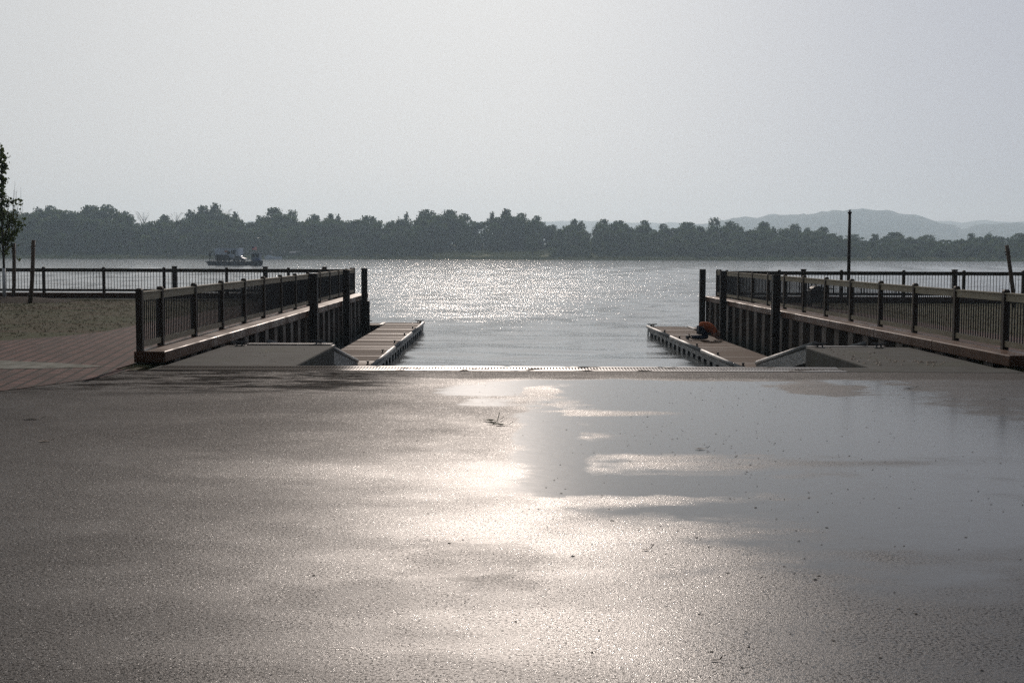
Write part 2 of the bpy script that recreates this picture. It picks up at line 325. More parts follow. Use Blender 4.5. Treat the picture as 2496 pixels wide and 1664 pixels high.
MT['grass'] = m_simple("dry_grass_blades", (0.048, 0.052, 0.014), (0.095, 0.078, 0.026), 0.7, 0.9, spec=0.1)
def tufts(n, inside, x0, x1, y0, y1, seed):
    r = np.random.default_rng(seed); V, F = [], []
    clump = [(r.uniform(x0, x1), r.uniform(y0, y1)) for _ in range(n // 9)]
    for _ in range(n):
        cxy = clump[int(r.integers(len(clump)))]; x, y = cxy[0] + r.normal()*2.2, cxy[1] + r.normal()*1.1
        if not inside(x, y): continue
        for b_ in range(4):
            a = r.uniform(0, 6.28); h_ = r.uniform(0.008, 0.035); l_ = r.uniform(0.01, 0.04); w_ = 0.006; k = len(V)
            ox, oy = x + r.normal()*0.03, y + r.normal()*0.03
            V += [(ox-w_*math.sin(a), oy+w_*math.cos(a), -0.012), (ox+w_*math.sin(a), oy-w_*math.cos(a), -0.012), (ox+l_*math.cos(a), oy+l_*math.sin(a), h_)]; F.append((k, k+1, k+2))
    return tag(npmesh("grass_tufts", V, F, MT['grass']), "short dry grass growing in sparse patches on the park lawns", "grass", kind='stuff')
def in_left(x, y): return -24 < x < -9.3 and 24.5 + max(0, (-10.2 - x))*-0.25 < y < 48.8 and (x < -10.4 or y > 27.5) and y > 22.8 - (x+16)*0.3
tufts(9000, in_left, -24, -9, 23, 49, 1)
tufts(6000, lambda x, y: x > rx(y)+3.5 and y < 47.5, 10, 24, 22, 48, 2)

# ------------------------------------------------------------------ lake
M = Mat("lake_water"); sx, sy, sz = M.sep()
gust = M.noise(0.03, 6, 0.62, M.map((0.7, 0.9, 1)))
ruf = M.range(M.math('ADD', sy, M.math('MULTIPLY', M.math('SUBTRACT', gust, 0.5), 120)), 24, 108)
w1 = M.noise(1.3, 3, 0.5, M.map((0.7, 1.0, 1))); w2 = M.noise(5.0, 3, 0.55, M.map((1.35, 1, 1)))
calm = M.bump(w1, 0.35, M.math('ADD', 0.02, M.math('MULTIPLY', ruf, 0.12)))
nn = M.bump(w2, M.math('ADD', 0.10, M.math('MULTIPLY', ruf, 0.85)), 0.06, calm)
MT['water'] = M.set(color=(0.10, 0.11, 0.11), rough=0.07, ior=1.333, normal=nn)
def build_lake():
    r = 19 * np.exp(np.arange(0, 730) * 0.005); r = r[r < 672]; r = np.append(r, 672)
    th = np.radians(np.linspace(-52, 52, 640))
    Rr, T = np.meshgrid(r, th, indexing='ij')
    X, Y = Rr*np.sin(T), Rr*np.cos(T); Z = np.full_like(X, WATER)
    ruffle = np.clip((Rr - 45) / 70, 0, 1)
    for k in range(34):
        lam = 0.75 * (1.16 ** k) if k < 18 else rng.uniform(0.8, 3.5)
        a = rng.normal(0, 0.5) + math.pi/2 + 0.25
        kx, ky = math.cos(a)*2*math.pi/lam, math.sin(a)*2*math.pi/lam
        fade = np.clip(lam / (Rr*0.005*4.2) - 0.6, 0, 1)
        Z += fade * lam * 0.0017 * (0.55 + 1.6*ruffle) * np.sin(kx*X + ky*Y + rng.uniform(0, 6.28))
    n, m = X.shape
    I = np.arange(n*m).reshape(n, m)
    F = np.stack([I[:-1, :-1], I[:-1, 1:], I[1:, 1:], I[1:, :-1]], -1).reshape(-1, 4)
    return npmesh("lake", np.stack([X, Y, Z], -1).reshape(-1, 3), F, MT['water'], smooth=True)
tag(build_lake(), kind='structure')

# ------------------------------------------------------------------ far land
def pxX(px, d): return (px - 1248) / 3150 * d
def Hy(px): return 618 + 0.0032 * (px - 1248) + 3 * ((px - 1248) / 1248) ** 2
def top_z(px, py, d): return EYE + (Hy(px) - py) / 3150 * d
RIDGE = [(-1500, 575), (0, 580), (900, 578), (1250, 572), (1600, 562), (1700, 550), (1780, 536), (1833, 529), (1939, 525), (2066, 513), (2151, 514), (2230, 530), (2310, 551), (2345, 564), (2363, 557), (2389, 548), (2469, 548), (2600, 552), (2900, 580), (3900, 600)]
FAR = [(-1500, 560), (0, 556), (400, 548), (598, 541), (800, 545), (1250, 541), (1345, 537), (1430, 539), (1700, 545), (2300, 540), (3900, 560)]
def ridge(px, T): return np.interp(px, [a for a, _ in T], [b for _, b in T])
M = Mat("far_land"); n = M.noise(0.02, 6, 0.65); sx, sy, sz = M.sep()
c = M.mix(M.range(n, 0.35, 0.65), (0.10, 0.13, 0.045), (0.15, 0.155, 0.06))
c = M.mix(M.range(sy, 780, 900), c, M.mix(M.range(M.noise(0.03, 5, 0.7), 0.3, 0.7), (0.03, 0.045, 0.02), (0.055, 0.07, 0.035)))
MT['land'] = M.set(color=c, rough=0.95, spec=0.1, normal=M.bump(M.noise(0.3, 5, 0.7), 1.0, 1.5))
def shore_z(X, D): return -1.5 + np.clip((D - 654) * 0.45, 0, 1.9) + np.clip(D - 660, 0, 90) * 0.075
def build_land():
    d = np.concatenate([np.array([650, 654, 656, 658, 660, 664]), np.arange(670, 780, 10), np.geomspace(800, 3300, 14), np.linspace(3400, 5000, 26), np.linspace(5200, 7000, 12)])
    u = np.linspace(-0.95, 0.95, 420)
    D, U = np.meshgrid(d, u, indexing='ij'); X = U * D; px = U*3150 + 1248
    Z = shore_z(X, D)
    w1 = np.exp(-((D - 4200)/420.0)**2); z1 = EYE + (Hy(px) - ridge(px, RIDGE))/3150*4200
    w2 = np.exp(-((D - 6300)/420.0)**2); z2 = EYE + (Hy(px) - ridge(px, FAR))/3150*6300
    lump = rng.normal(0, 1, X.shape); lump = (lump + np.roll(lump, 1, 1)) * 2.2
    Z = Z*(1-np.clip(w1+w2, 0, 1)) + (z1+lump)*w1 + (z2+lump)*w2
    n, m = X.shape; I = np.arange(n*m).reshape(n, m)
    F = np.stack([I[:-1, :-1], I[:-1, 1:], I[1:, 1:], I[1:, :-1]], -1).reshape(-1, 4)
    return npmesh("far_hills", np.stack([X, D, Z], -1).reshape(-1, 3), F, MT['land'], smooth=True)
tag(build_land(), kind='structure')

def m_leaf(name, a, b, scale):
    M = Mat(name); n = M.noise(scale, 3, 0.6)
    c = M.mix(M.range(n, 0.3, 0.7), a, b)
    M.set(color=c, rough=0.8, spec=0.2)
    t = M.new("BsdfTranslucent"); M.put(t.inputs[0], c); ms = M.new("MixShader"); ms.inputs[0].default_value = 0.25
    M.l.new(M.b.outputs[0], ms.inputs[1]); M.l.new(t.outputs[0], ms.inputs[2]); M.l.new(ms.outputs[0], M.o.inputs[0]); return M.m
MT['wood_leaf'] = m_leaf("far_foliage", (0.040, 0.080, 0.030), (0.150, 0.210, 0.075), 0.13)
MT['bark'] = m_simple("grey_bark", (0.05, 0.04, 0.03), (0.09, 0.075, 0.06), 4, 0.9, 0, 0.6, 0.02, (3, 3, 0.5))

def leaf_quads(C, size, r):
    """one randomly turned quad per centre in C"""
    n = len(C); a = r.normal(size=(n, 3)); a /= np.linalg.norm(a, axis=1)[:, None]
    b = r.normal(size=(n, 3)); b -= (a*b).sum(1)[:, None]*a; b /= np.linalg.norm(b, axis=1)[:, None]
    s = size * r.uniform(0.55, 1.3, (n, 1)); a *= s; b *= s*r.uniform(0.6, 1, (n, 1))
    V = np.stack([C-a-b*0.35, C-a*0.1-b, C+a, C-a*0.1+b], 1).reshape(-1, 3)
    return V, np.arange(n*4).reshape(-1, 4)
def crown(kind, seed):
    """unit crown: radius about 0.5, height 1, made of clumps of leaf faces"""
    r = np.random.default_rng(seed); P = []
    if kind == 'round': env = lambda t: 0.5*math.sin(math.pi*min(1, 0.12+t*0.88))**0.6; nb, z0 = 54, 0.0
    elif kind == 'tall': env = lambda t: 0.34*math.sin(math.pi*min(1, 0.1+t*0.9))**0.7; nb, z0 = 50, 0.0
    elif kind == 'ragged': env = lambda t: 0.46*(0.55+0.45*math.sin(9*t+seed))*math.sin(math.pi*min(1, 0.15+t*0.83))**0.5; nb, z0 = 44, 0.05
    elif kind == 'cone': env = lambda t: 0.36*(1-t)**0.85+0.02; nb, z0 = 40, 0.05
    else: env = lambda t: 0.5*math.sqrt(max(0.02, 1-t*t)); nb, z0 = 40, 0.0
    for i in range(nb):
        t = r.uniform(z0, 0.96); e = env(t); a = r.uniform(0, 6.28); rr = e*math.sqrt(r.uniform(0.25, 1))
        c = np.array([rr*math.cos(a), rr*math.sin(a), t]); k = 26 if kind != 'cone' else 20
        s = r.uniform(0.05, 0.10)
        P.append(c + r.normal(size=(k, 3))*np.array([s, s, s*0.75]))
    P = np.concatenate(P); P[:, 2] = np.clip(P[:, 2], 0, 1.02)
    return leaf_quads(P, 0.044, r)
KINDS = ['round', 'tall', 'ragged', 'cone', 'bush']
CR = {(k, s): crown(k, 11*s+KINDS.index(k)) for k in KINDS for s in range(3)}
SKY = [(-400, 522), (42, 520), (96, 512), (128, 509), (175, 514), (223, 508), (260, 507), (300, 516), (330, 530), (342, 545), (367, 538), (404, 530), (441, 535), (489, 518), (526, 512), (560, 522), (588, 530), (600, 548), (611, 540), (638, 531), (670, 516), (715, 522), (733, 538), (765, 530), (808, 528), (850, 536), (898, 531), (930, 536), (973, 533), (1042, 520), (1095, 519), (1132, 527), (1160, 540), (1198, 528), (1233, 518), (1271, 528), (1308, 533), (1345, 551), (1398, 543), (1427, 544), (1433, 580), (1447, 580), (1453, 543), (1500, 542), (1531, 545), (1541, 556), (1568, 545), (1594, 560), (1640, 552), (1690, 546), (1716, 553), (1759, 546), (1796, 546), (1812, 562), (1859, 549), (1907, 553), (1965, 560), (2002, 560), (2039, 571), (2061, 577), (2103, 587), (2130, 578), (2177, 573), (2257, 580), (2320, 587), (2405, 573), (2448, 579), (2496, 577), (3000, 582)]
def wood():
    r = np.random.default_rng(5); Vs, Fs, off = [], [], 0
    def add(px, d, z1, wd, kind, z0=None):
        nonlocal off
        V, F = CR[(kind, int(r.integers(3)))]; a = r.uniform(0, 6.28); X = pxX(px, d)
        z0 = shore_z(X, d) - 0.3 if z0 is None else z0
        ca, sa = math.cos(a), math.sin(a); W = np.empty_like(V)
        W[:, 0] = (V[:, 0]*ca - V[:, 1]*sa)*wd + X; W[:, 1] = (V[:, 0]*sa + V[:, 1]*ca)*wd + d; W[:, 2] = z0 + V[:, 2]*(z1-z0)
        Vs.append(W); Fs.append(F + off); off += len(V)
    for px in np.arange(-380, 2950, 17):
        for row, (d0, drop) in enumerate(((668, 0.62), (680, 0.42), (695, 0.22), (712, 0.07))):
            if row < 3 and 1040 < px < 1345 and not (row == 2 and r.uniform() < 0.5): continue
            if 1428 < px < 1450: continue
            p = px + r.uniform(-9, 9); d = d0 + r.uniform(-7, 7); sk = float(ridge(p, SKY))
            zt = top_z(p, sk, d); zb = float(shore_z(0, d)); zt = zb + (zt-zb)*(1 - drop*r.uniform(0.6, 1.4) - 0.03)
            add(p, d, zt, r.uniform(0.8, 1.15)*max(7, (zt-zb)*0.75), r.choice(['round', 'round', 'ragged', 'tall']))
        if not (1050 < px < 1330) and r.uniform() < 0.9:      # bushes at the waterline
            p = px + r.uniform(-9, 9); add(p, 659.5 + r.uniform(-1, 4), r.uniform(1.2, 4.5), r.uniform(3.5, 6), 'bush', -1.2)
    return npmesh("far_woods", np.concatenate(Vs), np.concatenate(Fs), MT['wood_leaf'])
tag(wood(), kind='stuff', label="dense belt of hazy green woods along the far shore", cat="woods")

TREES = [  # px, top py, width px, kind, label
 (40, 519, 46, 'round', "low round tree at the left end of the far treeline, beside the staked sapling"),
 (96, 511, 40, 'ragged', "small tufted treetop on the far shore above the two leaning stakes"),
 (128, 508, 44, 'round', "bumpy treetop right of the tufted one on the left far wood"),
 (223, 506, 62, 'round', "broad rounded treetop on the left part of the big left far wood"),
 (264, 505, 62, 'round', "highest rounded crown of the big left far wood"),
 (310, 520, 44, 'round', "crown where the big left far wood steps down to the bare twigs"),
 (404, 527, 46, 'ragged', "low shaggy tree just right of the bare twiggy trees"),
 (468, 516, 40, 'tall', "tall narrow tree left of the highest tree behind the ferry"),
 (500, 506, 42, 'tall', "tall tree with flat side joined to the highest tree behind the ferry"),
 (526, 499, 46, 'ragged', "highest ragged tree standing directly behind the ferry barge"),
 (576, 520, 28, 'tall', "slim tree at the left edge of the gap beside the ferry's flag"),
 (638, 529, 34, 'ragged', "loose tree first right of the gap above the tug"),
 (670, 510, 54, 'round', "large dark tree above the pale roofs on the far shore"),
 (715, 515, 30, 'ragged', "open flat-topped tree just right of the large tree over the pale roofs"),
 (765, 526, 44, 'round', "rounded tree midway between the pale roofs and the left timber piles"),
 (806, 524, 22, 'tall', "thin twin-topped tree, left one of the pair above the left piles"),
 (824, 525, 20, 'tall', "thin twin-topped tree, right one of the pair above the left piles"),
 (898, 529, 56, 'round', "wide low tree above the tip of the left quay wall"),
 (972, 530, 22, 'cone', "small pointed tree left of the dark spruce"),
 (991, 519, 24, 'cone', "dark pointed spruce rising at the left of the central grove"),
 (1042, 515, 62, 'round', "broad highest crown of the central grove behind the buoy"),
 (1095, 515, 52, 'round', "rounded crown right of the broadest one in the central grove"),
 (1132, 524, 42, 'round', "crown at the right shoulder of the central grove, before its notch"),
 (1198, 518, 26, 'cone', "pointed dark conifer right of the notch in the central trees"),
 (1233, 512, 46, 'ragged', "tall spreading tree above the green meadow"),
 (1271, 523, 44, 'round', "rounded tree right of the tall spreading one above the meadow"),
 (1297, 540, 36, 'round', "dark tree standing out in front on the right of the meadow"),
 (1214, 597, 22, 'bush', "small lone round tree on the green meadow slope"),
 (1308, 529, 34, 'round', "tree stepping down at the right end of the meadow trees"),
 (1345, 550, 30, 'round', "low crown in front of the far blue ridge, left of the square-topped trees"),
 (1398, 536, 34, 'ragged', "square-topped tree on the left side of the narrow gap"),
 (1415, 541, 26, 'tall', "upright tree forming the left wall of the narrow gap"),
 (1467, 537, 36, 'tall', "upright tree forming the right wall of the narrow gap"),
 (1508, 540, 46, 'round', "flat-topped tree just right of the narrow gap"),
 (1568, 540, 40, 'round', "dome-shaped tree standing free right of the flat-topped one"),
 (1615, 548, 30, 'round', "small round tree behind the outermost right pile"),
 (1672, 544, 56, 'round', "broad tree between the outermost right pile and the flag-shaped tree"),
 (1737, 533, 34, 'ragged', "tallest tree of the right wood, flag-shaped at the top"),
 (1780, 542, 44, 'round', "pale rounded crown beside the flag-shaped tree in the right wood"),
 (1859, 543, 52, 'ragged', "wide spreading tree in front of the left foot of the blue hill"),
 (1933, 549, 34, 'ragged', "bushy tree under the blue hill, left of the two small knobs"),
 (1965, 558, 24, 'round', "small knob-shaped tree under the blue hill"),
 (2002, 556, 36, 'round', "rounded tree nearest left of the tall dark pole"),
 (2078, 574, 54, 'round', "low round tree right behind the tall dark pole"),
 (2130, 573, 26, 'ragged', "small tufted tree in the low wood right of the pole"),
 (2177, 569, 52, 'round', "highest soft crown of the low wood right of the pole"),
 (2257, 576, 46, 'round', "low rounded tree midway between the pole and the leaning stake"),
 (2363, 572, 28, 'ragged', "tufted tree left of the spiky one near the leaning stake"),
 (2405, 569, 30, 'cone', "spiky tree in the low wood left of the leaning stake"),
 (2480, 573, 50, 'round', "tree at the right edge behind the leaning stake"),
]
cmesh = {}
for i, (px, py, wpx, kind, lab) in enumerate(TREES):
    d = 726 if py < 590 else 690
    if px == 1297: d = 672
    X = pxX(px, d); z1 = top_z(px, py, d); zb = float(shore_z(X, d)); wd = wpx/3150*d*(1.05 if kind != 'tall' else 1.35) ; hgt = z1-zb
    t = tag(empty("shore_tree", (X, d, zb)), lab, "tree", "trees on the far shore")
    key = (kind, i % 3)
    if key not in cmesh:
        V, F = CR[key]; ob = npmesh("crown", V, F, MT['wood_leaf']); cmesh[key] = ob.data; bpy.data.objects.remove(ob)
    c = bpy.data.objects.new("crown", cmesh[key]); COL.objects.link(c); c.parent = t
    low = 0.12 if kind != 'bush' else 0.2
    ch = min(hgt*(1-low), wd*2.1) if kind != 'tall' else hgt*0.8
    c.location = (0, 0, hgt-ch); c.scale = (wd, wd, ch); c.rotation_euler = (0, 0, i*1.7)
    tr = MB(); tr.tube([(0, 0, -0.3), (0.1, 0, hgt*0.4), (0, 0.1, hgt-ch*0.35)], [wd*0.035+0.1, wd*0.028+0.08, 0.06], 6)
    for k in range(4):
        a = k*1.6+i; tr.tube([(0.05, 0, hgt-ch*0.7), (math.cos(a)*wd*0.22, math.sin(a)*wd*0.22, hgt-ch*0.4)], [0.1, 0.03], 5)
    o = link("trunk", None, None) if False else tr.build("trunk", MT['bark'])
    o.parent = t
# bare twiggy trees in the gap of the left wood
for i, (px, py, n, lab) in enumerate(((351, 520, 26, "bare grey twiggy tree in the dip of the left far wood"), (432, 521, 18, "thin bare tree poking above the shaggy low trees left of the ferry"), (552, 512, 12, "thin bare tree beside the highest tree behind the ferry"))):
    d = 722; X = pxX(px, d); zb = float(shore_z(X, d)); H = top_z(px, py, d)-zb; r = random.Random(i)
    t = tag(empty("bare_tree", (X, d, zb)), lab, "tree", "bare trees on the far shore")
    b = MB(); b.tube([(0, 0, -0.3), (0.2, 0, H*0.55), (0, 0, H*0.95)], [0.22, 0.13, 0.04], 6); o = b.build("trunk", MT['bark']); o.parent = t
    b = MB()
    for k in range(n):
        a = r.uniform(0, 6.28); z0 = H*r.uniform(0.35, 0.8); L = H*r.uniform(0.15, 0.33)
        p1 = (math.cos(a)*L*0.5, math.sin(a)*L*0.5, min(H, z0+L*0.9)); b.tube([(0.1, 0, z0), p1], [0.08, 0.03], 4)
        for q in range(3):
            a2 = a + r.uniform(-0.8, 0.8); b.tube([p1, (p1[0]+math.cos(a2)*1.2, p1[1]+math.sin(a2)*1.2, min(H*1.02, p1[2]+r.uniform(0.8, 2)))], [0.04, 0.02], 4)
    o = b.build("branches", MT['bark']); o.parent = t

# ------------------------------------------------------------------ quay walls, caps, sheet piling
def sheet_profile(edge, d0, d1, z0, z1, sgn):
    """corrugated wall below a cap; sgn +1: water on the +X side"""
    V, F = [], []; P = []; d = d0
    while d < d1:
        for dd, off in ((0, 0.06), (0.40, 0.06), (0.575, 0.34), (0.975, 0.34)):
            P.append((d+dd, off))
        d += 1.15
    P.append((d1, 0.06)); P = [p for p in P if p[0] <= d1]
    b = MB()
    for dd, off in P:
        x = edge(dd) - sgn*off
        b.v += [(x, dd, z0), (x, dd, z1)]
    for i in range(len(P)-1): b.f.append((2*i, 2*i+2, 2*i+3, 2*i+1))
    return b
CAPZ = 0.20
def quay(edge, d0, d1, sgn, xfar, dfar, lab):
    t = tag(empty("quay_wall", (edge(d0), d0, 0)), lab, "quay wall")
    c = MB(); n = 8
    for i in range(n):        # cap in butted lengths following the slightly bent line
        a, b_ = d0 + (d1-d0)*i/n, d0 + (d1-d0)*(i+1)/n - (0.006 if i < n-1 else 0)
        pr = [(edge(a), a), (edge(b_), b_), (edge(b_)-sgn*0.5, b_), (edge(a)-sgn*0.5, a)]
        c.prism(pr, 0.02, CAPZ)
    c.build("cap", MT['cap'], t, bevel=0.018)
    sheet_profile(edge, d0+0.8, d1-0.05, -3.2, 0.03, sgn).build("sheet_piling", MT['sheet'], t)
    f = MB(); xa, xb = sorted((edge(d1)-sgn*0.51, xfar)); f.box(xa, xb, dfar-0.27, dfar+0.23, 0.02, CAPZ); f.build("cap", MT['cap'], t, bevel=0.018)
    f = MB(); f.box(xa, xb, dfar-0.1, dfar+0.1, -3.2, 0.03); f.build("sheet_piling", MT['sheet'], t)
    return t
quay(lx, 20.5, 50.65, 1, -60, 50.42, "left quay wall of rusty sheet piling under a brown cap beam")
quay(rx, 20.2, 48.6, -1, 60, 48.35, "right quay wall of rusty sheet piling under a brown cap beam")

# ------------------------------------------------------------------ railings
def railing(name, pts, lab, railmat, first=100):
    """posts at pts (x, y, angle of run is taken between neighbours)"""
    t = tag(empty(name, (pts[0][0], pts[0][1], CAPZ)), lab, "railing", "timber railings round the quays")
    for x, y in pts:
        b = MB(); s = 0.05; b.box(x-s, x+s, y-s, y+s, CAPZ, CAPZ+0.985); v0 = len(b.v)
        i = [k for k, v in enumerate(b.v) if v[2] > 1]
        b2 = MB(); c = 0.018
        b2.v = [(x-s, y-s, CAPZ), (x+s, y-s, CAPZ), (x+s, y+s, CAPZ), (x-s, y+s, CAPZ), (x-s, y-s, CAPZ+0.975), (x+s, y-s, CAPZ+0.975), (x+s, y+s, CAPZ+0.975), (x-s, y+s, CAPZ+0.975),
                (x-s+c, y-s+c, CAPZ+1.0), (x+s-c, y-s+c, CAPZ+1.0), (x+s-c, y+s-c, CAPZ+1.0), (x-s+c, y+s-c, CAPZ+1.0)]
        b2.f = [(3, 2, 1, 0), (8, 9, 10, 11)] + [(k+j, k+(j+1) % 4, k+4+(j+1) % 4, k+4+j) for k in (0, 4) for j in range(4)]
        b2.build("post", MT['post'], t)
    bal = []
    for (xa, ya), (xb, yb) in zip(pts[:-1], pts[1:]):
        p, q = Vector((xa, ya, 0)), Vector((xb, yb, 0)); L = (q-p).length; d = (q-p)/L; a, e = p+d*0.051, q-d*0.051
        u = Vector((0, 0, 1)); sag = random.uniform(-0.004, 0.004)
        b = MB(); b.bar(a+u*(CAPZ+0.862), e+u*(CAPZ+0.862+sag), 0.045, 0.115); b.bar(a+u*(CAPZ+0.932), e+u*(CAPZ+0.932+sag), 0.088, 0.024); b.build("top_rail", railmat, t)
        b = MB(); b.bar(a+u*(CAPZ+0.098), e+u*(CAPZ+0.098), 0.045, 0.095); b.build("bottom_rail", railmat, t)
        n = max(1, round((L-0.1)/0.116)-1)
        for k in range(n): bal.append(a + d*((L-0.1)*(k+1)/(n+1)))
    bal.sort(key=lambda v: v.x*v.x+v.y*v.y)
    me = None
    for k, p in enumerate(bal[:first]):
        if me is None:
            b = MB(); b.tube([(0, 0, 0.145), (0, 0, 0.806)], 0.011, 6); o = b.build("baluster", MT['balu'], t); me = o.data
        else:
            o = bpy.data.objects.new("baluster", me); COL.objects.link(o); o.parent = t
        o.matrix_parent_inverse = Matrix.Identity(4); o.location = Vector((p.x, p.y, CAPZ)) - t.location
    if len(bal) > first:
        b = MB()
        for p in bal[first:]: b.tube([(p.x, p.y, CAPZ+0.145), (p.x, p.y, CAPZ+0.806)], 0.011, 6)
        tag(b.build("balusters", MT['balu'], t), kind='stuff')
def lp(d): return (lx(d)-0.42 - 0.004*(d-20), d)
LD = [20.6, 21.86, 24.25, 26.6, 28.93, 31.27, 33.7, 36.07, 38.5, 40.9, 43.2, 45.6, 48.0, 50.42]
railing("slip_railing", [lp(d) for d in LD], "long timber railing with black balusters along the left side of the slip", MT['rail'])
RD = [20.3, 21.52, 23.77, 26.07, 28.34, 30.6, 32.87, 35.15, 37.4, 39.6, 41.9, 44.2, 46.5, 48.35]
railing("slip_railing", [(rx(d)+0.45, d) for d in RD], "long timber railing with black balusters along the right side of the slip", MT['rail'])
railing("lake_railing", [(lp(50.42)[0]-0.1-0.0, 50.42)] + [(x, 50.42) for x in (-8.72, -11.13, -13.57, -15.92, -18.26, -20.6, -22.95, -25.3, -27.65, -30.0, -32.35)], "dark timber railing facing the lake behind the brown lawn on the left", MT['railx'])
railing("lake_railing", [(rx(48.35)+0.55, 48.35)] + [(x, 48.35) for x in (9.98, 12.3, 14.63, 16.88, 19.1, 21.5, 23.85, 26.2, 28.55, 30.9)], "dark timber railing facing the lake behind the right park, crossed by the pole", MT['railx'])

# ------------------------------------------------------------------ piles
def pile(x, d, zt, wd, lab, grp, capw=0.0):
    t = tag(empty("mooring_pile", (x, d, WATER)), lab, "pile", grp)
    b = MB(); h = wd/2
    # rolled steel H section: two flanges and a web, closed at the head by a plate
    b.box(x-h, x+h, d-h, d-h+0.03, -3, zt); b.box(x-h, x+h, d+h-0.03, d+h, -3, zt); b.box(x-h*0.92, x+h*0.92, d-h+0.031, d+h-0.031, -3, zt-0.01)
    b.build("shaft", MT['pile'], t)
    if capw:
        b = MB(); b.box(x-h-capw, x+h+capw, d-h-capw, d+h+capw, zt+0.001, zt+0.035); b.build("cap_plate", MT['pile'], t)
    return t
gl, gr_ = "dark piles along the left quay", "dark piles along the right quay"
for d, lab in ((35.5, "tall dark square pile in front of the left slip railing, nearest of three"), (42.7, "middle dark square pile of the three along the left slip railing"), (48.1, "outermost dark pile at the tip of the left quay, clear against the water")):
    pile(lx(d)+0.13, d, 1.21, 0.21, lab, gl)
b = MB(); xo = lx(48.1)+0.13; b.box(xo+0.106, xo+0.19, 48.0, 48.2, -3, 0.0)
tag(b.build("fender_post", MT['pile']), "short dark fender post against the outermost left pile", "fender")
for d, lab in ((36.0, "tall dark square pile in front of the right slip railing, nearest of three"), (44.0, "middle dark pile of the right three, behind the kneeling person"), (48.2, "outermost dark pile at the tip of the right quay, clear against the water")):
    pile(rx(d)-0.13, d, 1.21, 0.21, lab, gr_)
for px, lab in ((426, "thick dark pile with flat cap close to a thin post, left lake railing"), (647, "thick capped pile of the left lake railing below the tug's wake"), (791, "thick capped pile of the left lake railing nearest the quay tip")):
    pile(pxX(px, 50.9), 50.9, 1.20, 0.165, lab, gl, 0.012)
for px, lab in ((1957, "thick capped pile behind the right lake railing, left of the pole"), (2325, "thick capped pile behind the right lake railing beside a thin post")):
    pile(pxX(px, 48.85), 48.85, 1.19, 0.165, lab, gr_, 0.012)

# ------------------------------------------------------------------ trench drain, pads, gangways
t = tag(empty("trench_drain", (0.9, 19.8, 0)), "long metal trench drain with slotted grate across the head of the ramp", "drain")
b = MB()
for y0, y1 in ((19.43, 19.60), (20.03, 20.19)): b.box(-5.45, 5.08, y0, y1, -0.3, 0.008)
b.build("frame", MT['drain'], t, bevel=0.004)
b = MB()
for k in range(219): x = -5.44 + k*0.048; b.box(x, x+0.026, 19.604, 20.026, -0.03, 0.004)
b.box(-5.44, 5.07, 19.79, 19.83, -0.034, 0.0)
b.build("grate", MT['drain'], t)
b = MB(); b.box(-5.45, 5.08, 19.61, 20.02, -0.3, -0.12); b.build("channel", MT['dark'], t)
g = MB(); g.box(-5.5, -5.452, 19.43, 20.19, -0.5, 0.004); g.box(5.083, 7.75, 19.43, 20.19, -0.5, 0.004); tag(g.build("sill_slab", MT['conc']), kind='structure')

def pad(x0, x1, lab, sgn):
    t = tag(empty("concrete_abutment", ((x0+x1)/2, 20.2, 0)), lab, "abutment")
    b = MB(); b.box(x0, x1, 20.195, 24.8, -3, -0.004); b.build("slab", MT['conc'], t, bevel=0.03)
    return t
padL = pad(lx(22)+0.03, -3.42, "left concrete abutment slab beside the ramp with grooved hinge plate at its end", 1)
padR = pad(5.65, rx(24.8)-0.05, "right concrete abutment slab strewn with brown leaves beside the ramp", -1)
b = MB()
for k in range(44): x = -5.1 + k*0.037; b.bar((x, 24.83, 0.006), (x+0.012, 25.12, 0.006), 0.02, 0.03)
b.box(-5.15, -3.45, 24.81, 25.15, -0.06, -0.01); b.build("hinge_plate", MT['galv'], padL)
b = MB(); b.box(5.7, 7.2, 24.82, 25.02, -0.06, 0.005); b.build("hinge_plate", MT['galv'], padR)
def cleat(x, y, z, parent, rz=0, s=1.0, mat='galv'):
    M_ = Matrix.Translation((x, y, z)) @ Matrix.Rotation(rz, 4, 'Z') @ Matrix.Scale(s, 4)
    b = MB(); P = lambda *p: tuple(M_ @ Vector(p))
    b.tube([P(-0.15, 0, 0.085), P(-0.06, 0, 0.07), P(0.06, 0, 0.07), P(0.15, 0, 0.085)], [0.012*s, 0.018*s, 0.018*s, 0.012*s], 6)
    b.tube([P(-0.05, 0, 0), P(-0.04, 0, 0.07)], 0.016*s, 6); b.tube([P(0.05, 0, 0), P(0.04, 0, 0.07)], 0.016*s, 6)
    b.box(-0.09, 0.09, -0.03, 0.03, 0, 0.012, M_)
    return b.build("cleat", MT[mat], parent)
cleat(-3.75, 25.0, 0.0, padL, 0.5); cleat(-5.2, 24.6, 0.0, padL, 0.3); cleat(5.9, 24.7, 0, padR, -0.3); cleat(7.0, 24.6, 0.0, padR, 0.2)

